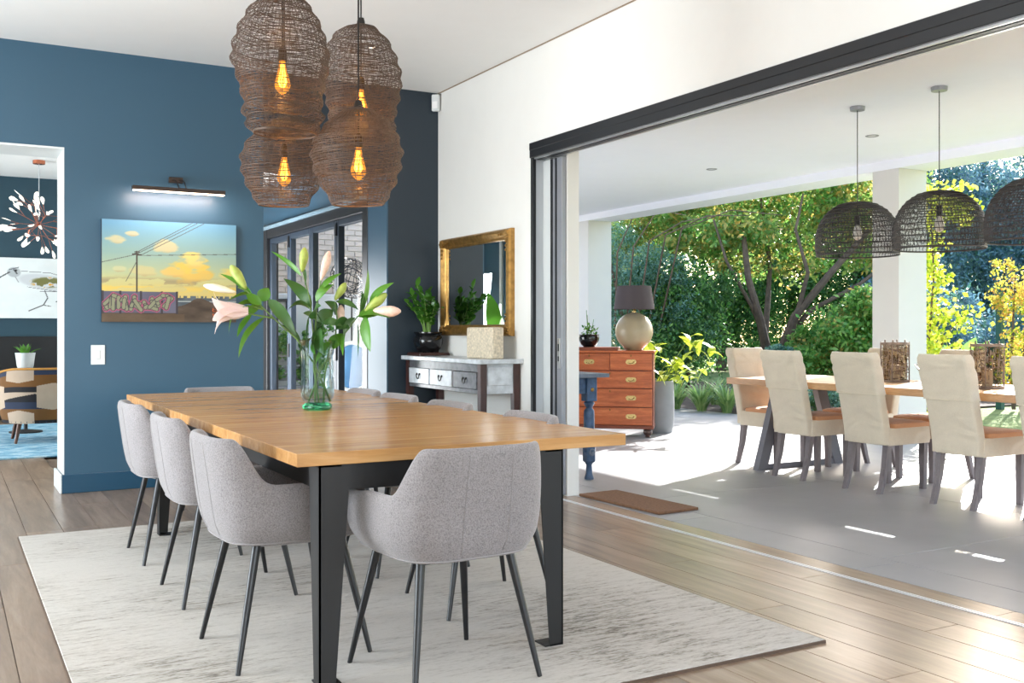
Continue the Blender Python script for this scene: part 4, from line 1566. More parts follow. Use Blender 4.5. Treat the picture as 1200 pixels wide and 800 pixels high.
for k_ in range(9):
    x = -.15 + (k_ % 5) * .17 + (.08 if k_ > 4 else 0)
    z = .125 + (k_ // 5) * .125
    lg = MB().tube([(0, -.11, 0), (0, .11, 0)], .064, 9).build('firewood_log', logm, None, (.6 + x, 14.44, z), smooth=True)
    tag(lg, 'firewood log in the %s row of the fireplace stack, %s from the left' % ('bottom' if k_ < 5 else 'top', ('first', 'second', 'third', 'fourth', 'fifth')[k_ % 5]), 'log', 'logs in the fireplace')

chd = thing('chandelier', 'copper branch chandelier with white leaf shaped blades in the living room', 'chandelier', (.985, 13.05, 0))
cop = mat('polished_copper', (196, 120, 90), .25, .9)
MB().lathe([(0, CZ - .045), (.06, CZ - .045), (.068, CZ - .04), (.068, CZ - .002), (0, CZ - .002)], 28).build('canopy', cop, chd, smooth=True, angle=40)
MB().tube([(0, 0, CZ - .04), (0, 0, 2.44)], .004, 8).build('cord', mat('clear_cord', (190, 196, 200), .3), chd, smooth=True)
br = MB()
blade = MB()
blade.grid([[(-.004, 0, 0), (0, .004, 0), (.004, 0, 0)], [(-.016, 0, .03), (0, .007, .03), (.016, 0, .03)], [(-.026, 0, .062), (0, .010, .062), (.026, 0, .062)], [(-.022, 0, .088), (0, .006, .088), (.022, 0, .088)], [(-.006, 0, .102), (0, .002, .103), (.006, 0, .102)]])
blade_m = mat('white_lamp_blade', (246, 240, 228), .35, var=.02)
blade_m.node_tree.nodes['Principled BSDF'].inputs['Emission Color'].default_value = (1, .93, .82, 1)
blade_m.node_tree.nodes['Principled BSDF'].inputs['Emission Strength'].default_value = .55
blade_me = blade.mesh('blade', blade_m, True, 180)
rc = random.Random(9)
for k_ in range(18):
    a = k_ * 2.399
    el = -1.0 + 2.0 * ((k_ * 5) % 18) / 17
    d = Vector((math.cos(a) * math.cos(el), math.sin(a) * math.cos(el), math.sin(el) * 1.0))
    p0 = Vector((0, 0, 2.38))
    p1 = p0 + d * rc.uniform(.10, .27)
    br.tube([p0, p1], .0030, 6)
    for q in range(3):
        d2 = (d + Vector((rc.uniform(-.9, .9), rc.uniform(-.9, .9), rc.uniform(-.7, .7)))).normalized()
        p2 = p1 + d2 * rc.uniform(.10, .20)
        br.tube([p1, p2], .0022, 6)
        ob = put('blade', blade_me, chd, p2 - d2 * .012)
        ob.rotation_euler = (Vector((0, 0, 1)).rotation_difference(d2).to_matrix() @ Matrix.Rotation(rc.uniform(0, 6), 3, 'Z')).to_euler()
br.build('branch', cop, chd, smooth=True)

# big-leaved plant in the passage, seen in the mirror
bpl = thing('potted_plant', 'tall plant with big banana-like leaves reflected in the gilt mirror', 'plant', (2.36, 9.0, 0))
MB().lathe([(0, 0), (.13, 0), (.16, .28), (.17, .30), (.15, .30), (.14, .26), (0, .26)], 28).build('pot', MT['white_gloss'], bpl, smooth=True, angle=50)
for (ax_, ay_, hh, ang) in ((.03, .02, 1.48, .3), (-.07, .06, 1.25, 1.5), (.06, .08, 1.05, 2.2), (-.05, -.04, .95, 3.0)):
    st = MB().tube([(0, 0, .26), (ax_ * .4, ay_ * .4, hh * .6), (ax_, ay_, hh - .35)], [.014, .011, .008], 8).build('stem', stem_m, bpl, smooth=True)
    leaf((ax_, ay_, hh - .36), (ax_ * 1.9, ay_ * 1.9, hh + .05), .20, .1, ang, .15, 9).build('leaf', leaf_green, st, smooth=True, angle=180)

# ------------------------------------------------------------------ patio furniture
dm = MB().cbox(-.165, .165, -.42, .42, 0, .018, .004).build('doormat', mat('brown_coir', (118, 84, 60), .95, var=.25, vscale=60, bmp=.8, bscale=300), None, (4.01, 5.42, 0), rot=(0, 0, R(3)))
tag(dm, 'brown coir doormat on the grey patio floor by the sliding door', 'doormat')

# blue table along the outer wall
bt = thing('hall_table', 'distressed blue side table with turned legs behind the sliding door stack', 'table', (4.14, 7.0, 0))
blue = mat('distressed_blue_paint', (58, 82, 112), .5, var=.3, vscale=22)
blue_grey = mat('blue_grey_worn_paint', (98, 108, 122), .5, var=.22, vscale=18)
MB().cbox(-.27, .30, -.66, .66, .785, .815, .004).build('top', blue_grey, bt)
ap = MB().box(-.20, .20, -.56, -.53, .66, .785).box(-.20, .20, .53, .56, .66, .785).box(.17, .20, -.55, .55, .66, .785).box(-.20, -.17, -.55, .55, .66, .785)
ap.build('apron', blue, bt)
for (x, y) in ((-.19, -.54), (.19, -.54), (-.19, .54), (.19, .54)):
    m = MB()
    m.cbox(x - .045, x + .045, y - .045, y + .045, .60, .785, .004)
    m.lathe([(.03, .60), (.044, .585), (.032, .565), (.024, .55), (.040, .525), (.042, .50), (.042, .32), (.034, .30), (.030, .285)], 14, c=(x, y, 0))
    m.cbox(x - .04, x + .04, y - .04, y + .04, .13, .29, .012)
    m.lathe([(.045, .21), (.05, .215), (.05, .225), (.045, .23)], 12, c=(x, y, 0))
    m.lathe([(.034, .13), (.022, .11), (.026, .05), (.036, .01), (.036, 0), (0, 0)], 14, c=(x, y, 0))
    lo = m.build('leg', blue, bt, smooth=True, angle=35)
    MB().lathe([(0, 0), (.016, .001), (.012, .006), (0, .008)], 12, M=Matrix.Translation((x, y - .045, .69)) @ Matrix.Rotation(R(90), 4, 'X')).build('rosette', MT['gold'], lo)
    MB().lathe([(0, 0), (.030, .001), (.024, .008), (.012, .006), (0, .010)], 14, M=Matrix.Translation((x, y - .04, .21)) @ Matrix.Rotation(R(90), 4, 'X')).build('rosette', blue_grey, lo)

# chest of drawers
red = wood('red_cedar', (150, 74, 40), (192, 102, 58), (214, 132, 82), .32, (1.2, 9, 9), 'Object', rand=.07, nscale=2.6)
red_d = wood('red_cedar_dark', (104, 50, 34), (136, 70, 46), None, .35, (1.2, 9, 9), 'Object')
brass = mat('pale_brass', (226, 196, 132), .25, .85, var=.05)
CH = R(-40)
cxy = (6.57 - .766 * .46, 8.58 + .643 * .46)
ch = thing('chest_of_drawers', 'red cedar chest with brass recessed pulls standing on the patio', 'chest', (cxy[0] + .643 * .19, cxy[1] + .766 * .19, 0), CH)
W = .46
MB().cbox(-W, W, -.17, .19, .11, .90, .003).build('carcase', red_d, ch)
MB().cbox(-W - .012, W + .012, -.205, .20, .90, .925, .004).build('top', red, ch)
MB().cbox(-W - .004, W + .004, -.195, .195, .09, .125, .004).build('plinth', red_d, ch)
rows_ = [(.715, .895, 2), (.525, .705, 1), (.325, .515, 1), (.130, .315, 1)]
for (za, zb_, n_) in rows_:
    for q in range(n_):
        xa = -W + .012 + q * (2 * W - .024) / n_ + .003
        xb = -W + .012 + (q + 1) * (2 * W - .024) / n_ - .003
        d_ = MB().cbox(xa, xb, -.192, -.165, za, zb_, .004).build('drawer', red, ch)
        for hx in ([(xa + xb) / 2] if n_ == 2 else [-.224, .224]):
            m = MB()
            zc = (za + zb_) / 2
            ol = [(hx + (.030 if math.cos(a) > 0 else -.030) + .026 * math.cos(a), zc + .026 * math.sin(a)) for a in [2 * math.pi * t / 24 for t in range(24)]]
            m.loft([[(x, -.1915, z) for x, z in ol], [(x, -.1955, z) for x, z in ol]])
            hp = m.build('pull_plate', brass, d_)
            k2 = MB().tube([(hx - .024, -.197, zc), (hx - .022, -.199, zc - .012), (hx, -.200, zc - .016), (hx + .022, -.199, zc - .012), (hx + .024, -.197, zc)], .0035, 6)
            k2.lathe([(0, 0), (.007, .0), (.005, .003), (0, .004)], 10, M=Matrix.Translation((hx + .03, -.1955, zc)) @ Matrix.Rotation(R(90), 4, 'X'))
            for v_ in k2.v:
                m.v.append(v_)
            o_ = k2.mesh('handle', mat('dark_brass', (120, 92, 50), .3, .8) if 'hbr' not in MT else MT['hbr'], True)  # darker brass than the plate
            MT.setdefault('hbr', o_.materials[0])
            bpy.data.meshes.remove(hp.data) if False else None
            # the ring pull is a piece of the drawer too
            put('handle', o_, d_)
        if n_ == 1 or True:
            xx = (xa + xb) / 2
            MB().cbox(xx - .006, xx + .006, -.1945, -.191, zb_ - .035, zb_ - .012, .001).build('escutcheon', MT['hbr'], d_)
for sx in (-1, 1):
    for sy in (-1, 1):
        MB().lathe([(.03, .092), (.046, .075), (.05, .05), (.040, .03), (.026, .018), (.034, .006), (.03, 0), (0, 0)], 18, c=(sx * .40, sy * .14, 0)).build('foot', mat('dark_turned_foot', (70, 50, 44), .4), ch, smooth=True)


def chest_at(u, v, z):
    c, s = math.cos(CH), math.sin(CH)
    return (ch.location[0] + u * c - v * s, ch.location[1] + u * s + v * c, z)


bd = MB().cbox(-.28, .28, -.17, .17, 0, .035, .004).build('wooden_tray', red_d, None, chest_at(-.20, .0, .9255), rot=(0, 0, CH))
tag(bd, 'dark red wooden board lying on the cedar chest under the black bowl', 'tray')

lampt = thing('table_lamp', 'table lamp with a round stone-coloured base and dark drum shade on the cedar chest', 'lamp', chest_at(.245, .0, .9255), CH)
pr = [(0, 0), (.085, 0), (.095, .008)] + [(.203 * math.sin(a), .205 - .205 * math.cos(a)) for a in [math.pi * q / 24 for q in range(5, 23)]] + [(.035, .408), (.03, .412), (0, .412)]
MB().lathe(pr, 40).build('base', mat('sandy_glazed_stone', (166, 150, 122), .35, var=.12, vscale=4), lampt, smooth=True, angle=60)
MB().lathe([(.018, .41), (.018, .45), (.010, .46), (.010, .50), (0, .50)], 14).build('neck', brass, lampt, smooth=True)
MB().lathe([(.222, .445), (.182, .695), (.180, .695), (.219, .445)], 44).build('lamp_shade', mat('charcoal_mauve_shade', (78, 70, 74), .85, var=.05), lampt, smooth=True, angle=60)

bw_ = thing('potted_plant', 'low black bowl of small leafy sprigs on the cedar chest', 'plant', chest_at(-.245, -.0, .961), CH)
MB().lathe([(0, 0), (.06, 0), (.085, .02), (.108, .07), (.112, .10), (.105, .125), (.112, .135), (.100, .135), (.094, .11), (0, .105)], 28).build('pot', MT['black_glaze'], bw_, smooth=True, angle=50)
lm = MB()
rr_ = random.Random(3)
for k_ in range(70):
    a, r_ = rr_.uniform(0, 6.28), rr_.uniform(0, .09)
    z = .11 + rr_.uniform(0, .14) * (1 - r_ * 4)
    p_ = Vector((r_ * math.cos(a), r_ * math.sin(a), z))
    q = p_ + Vector((rr_.uniform(-.03, .03), rr_.uniform(-.03, .03), rr_.uniform(.0, .045)))
    s_ = leaf(p_, q, .022, .1, rr_.uniform(-1, 1), .2, 3)
    lm.add(s_.v, s_.f)
for k_ in range(3):
    a = k_ * 2.1
    lm.tube([(0.02 * math.cos(a), .02 * math.sin(a), .1), (.05 * math.cos(a), .05 * math.sin(a), .30 + .05 * k_)], .003, 5)
tag(lm.build('foliage', zleaf, bw_), kind='stuff')


def blob_leaves(blobs, n, size, seed, sub=26, spread=.34, aspect=.5, up=.3, broken=0):
    """leaf quads gathered in small sprays inside ellipsoids (cx, cy, cz, rx, ry, rz)"""
    g = np.random.default_rng(seed)
    if broken:
        # an irregular outline: every ellipsoid is broken up into smaller ones around its surface
        nb2 = []
        for b in blobs:
            nb2.append([b[0], b[1], b[2], b[3] * .7, b[4] * .7, b[5] * .7])
            for _ in range(broken):
                d = g.normal(size=3)
                d /= np.linalg.norm(d)
                k = g.uniform(.65, 1.15)
                r_ = g.uniform(.22, .45)
                nb2.append([b[0] + d[0] * b[3] * k, b[1] + d[1] * b[4] * k, max(.15, b[2] + d[2] * b[5] * k), b[3] * r_, b[4] * r_, b[5] * r_])
        blobs = nb2
    vol = np.array([b[3] * b[4] * b[5] for b in blobs]) ** (2 / 3)
    pick = g.choice(len(blobs), size=max(1, n // sub), p=vol / vol.sum())
    B = np.array(blobs)[pick]
    d = g.normal(size=(len(B), 3))
    d /= np.linalg.norm(d, axis=1)[:, None]
    r = .35 + .65 * np.sqrt(g.random(len(B)))
    cen = B[:, :3] + d * r[:, None] * B[:, 3:]
    sp = spread * np.min(B[:, 3:], axis=1)
    P_ = np.repeat(cen, sub, 0) + g.normal(size=(len(B) * sub, 3)) * np.repeat(sp, sub)[:, None] * np.array([1, 1, .7])
    N_ = len(P_)
    nn = g.normal(size=(N_, 3)) + np.array([0, 0, up])
    nn /= np.linalg.norm(nn, axis=1)[:, None]
    t = g.normal(size=(N_, 3)) + np.array([0, 0, -.3])
    t -= nn * (t * nn).sum(1)[:, None]
    t /= np.linalg.norm(t, axis=1)[:, None]
    b = np.cross(nn, t)
    s = size * (.6 + .8 * g.random(N_))[:, None]
    V = np.stack([P_ - t * s * .5, P_ + b * s * aspect * .5 + nn * s * .06, P_ + t * s * .5, P_ - b * s * aspect * .5 + nn * s * .06], 1).reshape(-1, 3)
    V[:, 2] = np.maximum(V[:, 2], .005)
    return V


def quads_obj(name, V, material, parent=None, loc=(0, 0, 0)):
    me = bpy.data.meshes.new(name)
    n = len(V) // 4
    me.vertices.add(len(V)); me.vertices.foreach_set('co', V.astype(np.float32).ravel())
    me.loops.add(len(V)); me.loops.foreach_set('vertex_index', np.arange(len(V), dtype=np.int32))
    me.polygons.add(n); me.polygons.foreach_set('loop_start', np.arange(n, dtype=np.int32) * 4)
    me.materials.append(material)
    me.update(calc_edges=True)
    return put(name, me, parent, loc)


# tall grey planter with a yellow green shrub
pn = thing('planter', 'tall grey planter with a yellow green leafy plant beside the cedar chest', 'planter', (6.97, 9.02, 0))
MB().lathe([(0, 0), (.150, 0), (.160, .02), (.178, .10), (.184, .30), (.178, .56), (.172, .58), (.160, .58), (.155, .50), (0, .48)], 36).build('pot', mat('grey_cast_stone', (128, 130, 132), .6, var=.08), pn, smooth=True, angle=50)
yl = leafmat('yellow_green_leaf', (116, 150, 40), (176, 194, 60), (214, 214, 90), .45, .4)
rp = random.Random(21)
for k_ in range(14):
    a = k_ * 2.399 + .4
    out_ = .10 + .30 * ((k_ * 4) % 9) / 8
    top = Vector((out_ * math.cos(a) + .16, out_ * math.sin(a) - .12, .64 + .42 * ((k_ * 7) % 9) / 8))
    b0 = Vector((.05 * math.cos(a), .05 * math.sin(a), .48))
    st = MB().tube([b0, b0.lerp(top, .5) + Vector((0, 0, .06)), top], [.008, .006, .004], 6).build('stem', stem_m, pn, smooth=True)
    for j in range(4):
        aa = a + j * 1.7
        q = top + Vector((math.cos(aa) * .17, math.sin(aa) * .17, rp.uniform(-.12, .06)))
        leaf(top - Vector((0, 0, .05 * j)), q, .085, .14, rp.uniform(-.4, .4), .15, 6).build('leaf', yl, st, smooth=True, angle=180)

# outdoor dining table
ptb = thing('dining_table', 'long outdoor oak table on grey trapezoid frames under the woven lamps', 'table', (6.28, 4.37, 0))
oak = wood('pale_oak_board', (164, 118, 78), (198, 152, 106), (216, 178, 136), .4, (9, .9, 9), 'Object', rand=.07, nscale=2.0)
grey_steel = mat('grey_painted_steel', (104, 104, 112), .5, var=.08)
pc = MB().box(-.49, .49, -2.16, 2.16, .692, .742).build('tabletop', oak, ptb)
pb_ = MB().cbox(-.0995, .0995, -2.17, 2.17, -.052, 0, .002).mesh('plank', oak)
for i in range(5):
    put('plank', pb_, pc, (-.4 + .2 * i, 0, .745))
for yy in (1.83, -1.83):
    m = MB()
    for s in (-1, 1):
        m.loft([[(s * .44 + dx, yy + dy, .0) for dx, dy in ((-.05, -.03), (.05, -.03), (.05, .03), (-.05, .03))], [(s * .22 + dx, yy + dy, .69) for dx, dy in ((-.055, -.03), (.055, -.03), (.055, .03), (-.055, .03))]])
    m.build('leg', grey_steel, ptb)
    MB().cbox(-.42, .42, yy - .025, yy + .025, .0, .045, .003).build('floor_bar', grey_steel, ptb)
    MB().cbox(-.26, .26, yy - .03, yy + .03, .65, .692, .003).build('crossbar', grey_steel, ptb)


# slip-covered chairs
def rloop(w, d, y, z, r=.02, n=4):
    pts = []
    for (sx, sy, a0) in ((1, 1, 0), (-1, 1, 90), (-1, -1, 180), (1, -1, 270)):
        for k_ in range(n + 1):
            a = R(a0 + 90 * k_ / n)
            pts.append((sx * (w / 2 - r) + r * math.cos(a), y + sy * (d / 2 - r) + r * math.sin(a), z))
    return pts


def slip_meshes():
    lx = lambda z: -.215 - .145 * max(0, (z - .40) / .6) ** 1.1
    back = MB().loft([rloop(.355, .085, lx(z), z) for z in (.345, .42, .5, .6, .7, .72)])
    cov = MB()
    rings = []
    for i, z in enumerate((.695, .70, .74, .78, .82, .86, .90, .94, .965)):
        w = .368 + .010 * math.sin(i * 1.9) * (z > .72) - .012 * sstep(.9, .97, z)
        d = .104 + .010 * math.sin(i * 2.6 + 1)
        ring = [(x, y, zz + .010 * math.sin(x * 15 + i)) if .72 < z < .95 else (x, y, zz) for x, y, zz in rloop(w, d, lx(z) - .002, z)]
        rings.append(ring)
    top = []
    for (x, y, z) in rloop(.345, .085, lx(.985), .985):
        top.append((x, y, .985 + .014 * (abs(x) / .19) ** 3 - .004))
    rings.append(top)
    rings.append([(x * .93, lx(.985) + (y - lx(.985)) * .6, z - .002) for x, y, z in top])
    cov.loft(rings)
    fr = MB().loft([rloop(.365, .46, .015, .335), rloop(.37, .465, .015, .36), rloop(.365, .46, .015, .445), rloop(.352, .44, .015, .455)])
    cu = MB().loft([rloop(.352, .40, .045, .45), rloop(.36, .41, .045, .462), rloop(.352, .40, .045, .482), rloop(.30, .33, .045, .492)])
    legs = []
    for sx in (-1, 1):
        m = MB()
        m.loft([[(sx * .15 + a * .018, .20 + b * .018, 0) for a, b in ((-1, -1), (1, -1), (1, 1), (-1, 1))], [(sx * .155 + a * .023, .20 + b * .023, .345) for a, b in ((-1, -1), (1, -1), (1, 1), (-1, 1))]])
        legs.append(m.mesh('leg', MT['grey_wood']))
        m = MB()
        m.loft([[(sx * .15 + a * w, y + b * w, z) for a, b in ((-1, -1), (1, -1), (1, 1), (-1, 1))] for z, y, w in ((0, -.272, .016), (.08, -.245, .017), (.18, -.215, .019), (.345, -.19, .022))])
        legs.append(m.mesh('leg', MT['grey_wood']))
    return (back.mesh('backrest', MT['linen'], True, 50), cov.mesh('back_cover', MT['linen'], True, 60), fr.mesh('seat_frame', MT['linen'], True, 50), cu.mesh('seat_cushion', MT['tan_seat'], True, 50), legs)


MT['grey_wood'] = wood('grey_washed_wood', (92, 84, 88), (124, 116, 118), None, .55, (9, 9, .9), 'Object')
bk_me, cov_me, fr_me, cu_me, lg_me = slip_meshes()


def slip_chair(label, loc, rz):
    t = thing('slipcover_chair', label, 'chair', loc, rz, 'cream slip-covered chairs round the outdoor table')
    put('backrest', bk_me, t); put('back_cover', cov_me, t); put('seat_frame', fr_me, t)
    c = put('seat_cushion', cu_me, t)
    c['label'] = 'tan seat pad'
    for me in lg_me:
        put('leg', me, t)
    return t


s0 = slip_chair('cream slip-covered chair with its back to us, nearest the garden end of the outdoor table', (5.97, 5.74, 0), RH)
for (lab, x, y, rz) in (
        ('cream slip-covered chair with its back to us, left of the first bronze lantern', 5.97, 5.03, RH + R(2)),
        ('cream slip-covered chair with its back to us, between the two bronze lanterns', 5.97, 4.28, RH),
        ('cream slip-covered chair cut off by the right edge of the picture', 5.97, 3.62, RH),
        ('cream slip-covered chair at the garden end of the outdoor table, its seat facing us', 6.14, 6.36, R(180)),
        ('cream slip-covered chair across the outdoor table behind the first bronze lantern', 6.66, 5.90, -RH),
        ('cream slip-covered chair across the outdoor table, half hidden between the lanterns', 6.66, 5.18, -RH)):
    dup(s0, lab, (x, y, 0), rz)

# lanterns
bronze = mat('antique_bronze', (128, 110, 96), .5, .3, var=.3, vscale=30)
pale_in = mat('frosted_amber_liner', (214, 186, 140), .7, var=.1)


def lantern(label, loc, seed):
    t = thing('lantern', label, 'lantern', loc, 0, 'bronze lanterns on the outdoor table')
    r_, h_ = .105, .30
    fm = MB()
    for z in (.012, h_):
        fm.lathe([(r_ - .006, z - .012), (r_ + .004, z - .012), (r_ + .004, z + .006), (r_ - .006, z + .006), (r_ - .006, z - .012)], 32)
    for k_ in range(4):
        a = math.pi / 2 * k_ + .5
        fm.tube([(r_ * math.cos(a), r_ * math.sin(a), 0), (r_ * math.cos(a), r_ * math.sin(a), h_ + .01)], .005, 6)
        fm.lathe([(0, h_ + .03), (.006, h_ + .024), (.006, h_)], 8, c=(r_ * .7 * math.cos(a), r_ * .7 * math.sin(a), 0))
    fm.build('frame', bronze, t, smooth=True)
    MB().lathe([(0, 0), (r_, 0), (r_, .008), (0, .008)], 32).build('base', bronze, t, smooth=True, angle=40)
    rn = random.Random(seed)
    fg = MB()
    for k_ in range(330):
        a, z = rn.uniform(0, 6.283), rn.uniform(.02, h_ - .015)
        da, dz = (rn.uniform(.12, .5), 0) if k_ % 2 else (0, rn.uniform(.02, .06))
        if k_ % 3 == 0:
            da, dz = rn.uniform(-.25, .25), rn.uniform(-.03, .03)
        z2 = max(.012, min(h_ - .01, z + dz))
        fg.tube([(r_ * math.cos(a + da * u), r_ * math.sin(a + da * u), z + (z2 - z) * u) for u in (0, .5, 1)], .0032, 4)
    tag(fg.build('filigree', bronze, t), kind='stuff')
    MB().lathe([(.088, .01), (.088, h_ - .012), (.0865, h_ - .012), (.0865, .01)], 32).build('liner', glass('amber_liner_glass', (236, 230, 222), thin=True, clear=.8), t, smooth=True, angle=60)
    MB().lathe([(0, .009), (.035, .009), (.035, .13), (.03, .134), (0, .132)], 20).build('candle', mat('ivory_candle', (236, 228, 212), .6, var=.03), t, smooth=True, angle=50)
    MB().tube([(-r_ - .004, .0, h_ - .04)] + [((r_ + .012) * math.cos(a), -.02 - .02 * math.sin(a), h_ - .03 - .10 * math.sin(a)) for a in [math.pi * (1 - q / 12) for q in range(13)]] + [(r_ + .004, 0, h_ - .04)], .003, 6).build('handle', bronze, t, smooth=True)
    return t


lantern('pierced bronze lantern on the outdoor table in front of the white pillar', (6.40, 5.32, .7455), 1)
lantern('pierced bronze lantern on the outdoor table to the right of the white pillar', (6.23, 4.41, .7455), 2)
bo = MB()
rows = []
for i in range(13):
    u = -1 + 2 * i / 12
    w = .11 * (1 - abs(u) ** 2.2) + .004
    z = .03 + .085 * abs(u) ** 2
    rows.append([(u * .0 + w * math.sin(a), u * .33, z - w * .5 * math.cos(a)) for a in [-math.pi / 2 + math.pi * q / 10 for q in range(11)]])
bo.grid(rows)
o = bo.build('fruit_bowl', bronze, None, (6.36, 4.77, .776), smooth=True)
sd_ = o.modifiers.new('solid', 'SOLIDIFY'); sd_.thickness = .006
tag(o, 'dark boat shaped bowl between the lanterns, its pointed tip showing', 'bowl')

# woven patio pendants
wk = mat('charcoal_wicker', (62, 58, 58), .6, var=.2, vscale=20)
wick_prof = [(.312, 0.0), (.318, .03), (.322, .10), (.318, .16), (.300, .23), (.268, .295), (.220, .35), (.160, .392), (.09, .412), (.03, .418)]


def woven_lamp(label, x, y):
    zb = 1.735
    t = thing('woven_pendant', label, 'lamp', (x, y, zb), 0, 'woven dome lamps over the outdoor table')
    zs = [p[1] for p in wick_prof]; rs = [p[0] for p in wick_prof]
    # arc-length resampling of the dome outline
    s_ = np.concatenate([[0], np.cumsum(np.hypot(np.diff(rs), np.diff(zs)))])
    PR = [(float(np.interp(u, s_, rs)), float(np.interp(u, s_, zs))) for u in np.linspace(0, s_[-1], 15)]
    m = MB()
    nv = 230
    for k_ in range(nv):
        a = 2 * math.pi * k_ / nv
        for sgn in (1, -1):
            m.tube([(r_ * math.cos(a + sgn * .035 * math.sin(i * .9 + k_)), r_ * math.sin(a + sgn * .035 * math.sin(i * .9 + k_)), z) for i, (r_, z) in enumerate(PR)], .0013, 3, False)
    tag(m.build('weave', wk, t), kind='stuff')
    h = MB()
    for i in range(1, 14):
        r_, z = PR[i]
        if i:
            h.tube([((r_ + .002) * math.cos(a), (r_ + .002) * math.sin(a), z) for a in [2 * math.pi * q / 48 for q in range(48)]], .0034, 4, False, True)
    h.build('hoop', wk, t)
    MB().tube([(.312 * math.cos(a), .312 * math.sin(a), 0) for a in [2 * math.pi * q / 56 for q in range(56)]], .006, 8, False, True).build('rim', wk, t, smooth=True)
    MB().tube([(0, 0, .30), (0, 0, 2.905 - zb - .02)], .0035, 6).build('cord', MT['black_iron'], t)
    MB().lathe([(0, .31), (.02, .31), (.022, .24), (0, .24)], 14).build('socket', MT['black_iron'], t, smooth=True, angle=40)
    MB().lathe([(.016, .24), (.03, .20), (.036, .165), (.03, .135), (.012, .12), (0, .118)], 16).build('bulb', mat('frosted_bulb', (238, 236, 228), .25, var=0), t, smooth=True)
    MB().lathe([(0, 2.905 - zb - .03), (.055, 2.905 - zb - .03), (.058, 2.905 - zb - .001), (0, 2.905 - zb - .001)], 28).build('canopy', MT['grey_alu'], t, smooth=True, angle=40)
    return t


w0 = woven_lamp('charcoal woven dome lamp over the outdoor table, left one overlapping the pillar', 6.28, 5.58)
dup(w0, 'charcoal woven dome lamp in the middle of the row over the outdoor table', (6.28, 4.83, 1.735), R(20))
dup(w0, 'charcoal woven dome lamp cut by the right edge of the picture', (6.28, 4.08, 1.735), R(50))

# ------------------------------------------------------------------ courtyard behind the folding doors
struct(MB().box(3.40, 8.0, 8.2, 18, -.2, -.01).build('ground_courtyard', mat('pale_paving', (196, 190, 180), .8, var=.1)))
bwl = struct(MB().box(2.6, 7.0, 13.66, 13.9, 0, 4.2).build('wall_courtyard', mat('pale_brick_mortar', (224, 216, 204), .85, var=.06)))
brick_m = mat('pale_brick', (226, 208, 190), .85, var=.16, vscale=5, bmp=.3, bscale=60)
brick_me = MB().cbox(-.107, .107, -.012, .006, -.0335, .0335, .003).mesh('brick', brick_m)
nb_ = 0
for row in range(24):
    z = 1.10 + row * .075
    for k_ in range(12):
        x = 3.55 + k_ * .225 + (.1125 if row % 2 else 0)
        if nb_ < 295:
            put('brick', brick_me, bwl, (x, 13.652, z))
            nb_ += 1
cw = struct(MB().box(3.3, 5.4, 15.9, 16.1, 0, 0.01).build('trim_8', MT['white_wall']))
bpy.data.objects.remove(cw)
pw = MB().cbox(3.45, 4.9, 12.9, 13.05, 0, 1.62, .01).build('white_screen_wall', MT['white_wall'])
struct(pw)
pw.name = 'wall_screen'
cwin = struct(MB().box(3.46, 3.5, 12.86, 12.9, .9, 1.55).box(3.9, 3.94, 12.86, 12.9, .9, 1.55).box(3.46, 3.94, 12.86, 12.9, 1.51, 1.55).box(3.46, 3.94, 12.86, 12.9, .9, .94).box(3.69, 3.71, 12.86, 12.9, .94, 1.51).build('window_5', MT['black_alu']))
MB().box(3.5, 3.9, 12.88, 12.886, .94, 1.51).build('pane', MT['pane'], cwin)

gb = thing('garden_bench', 'pale grey slatted garden bench seen through the folding glass doors', 'bench', (3.80, 12.35, 0), R(0))
gw = wood('weathered_grey_slat', (132, 130, 126), (170, 168, 162), None, .7, (.9, 9, 9))
for k_ in range(4):
    MB().cbox(-.33, .33, -.20 + .105 * k_, -.11 + .105 * k_, .42, .44, .003).build('slat', gw, gb)
    MB().cbox(-.33, .33, .22, .24, .50 + .10 * k_, .58 + .10 * k_, .003).build('slat', gw, gb)
for sx in (-1, 1):
    MB().cbox(sx * .31 - .025, sx * .31 + .025, -.20, -.15, 0, .42, .003).cbox(sx * .31 - .025, sx * .31 + .025, .19, .24, 0, .92, .003).build('leg', gw, gb)

ovc = thing('oval_back_chair', 'white framed oval-back chair with blue upholstery outside the folding doors', 'chair', (3.66, 9.85, 0), R(155))
wf_ = mat('chalk_white_frame', (222, 220, 212), .5, var=.05)
bl_ = mat('dusty_blue_fabric', (74, 120, 158), .9, var=.06)
MB().tube([(.21 * math.cos(a), -.23 - .02 * math.sin(a), .76 + .25 * math.sin(a)) for a in [2 * math.pi * q / 36 for q in range(36)]], .022, 8, False, True).build('back_frame', wf_, ovc, smooth=True)
MB().loft([[(.20 * s * math.cos(a), -.23 - .02 * s * math.sin(a) + dy, .76 + .24 * s * math.sin(a)) for a in [2 * math.pi * q / 28 for q in range(28)]] for s, dy in ((.9, -.012), (1, 0), (.9, .02))]).build('back_pad', bl_, ovc, smooth=True, angle=60)
MB().loft([rloop(.44, .42, 0, z, .12, 5) for z in (.38, .40, .43)]).build('seat_frame', wf_, ovc, smooth=True, angle=50)
MB().loft([rloop(.42, .40, 0, .43, .12, 5), rloop(.42, .40, 0, .46, .12, 5), rloop(.34, .32, 0, .48, .10, 5)]).build('seat', bl_, ovc, smooth=True, angle=60)
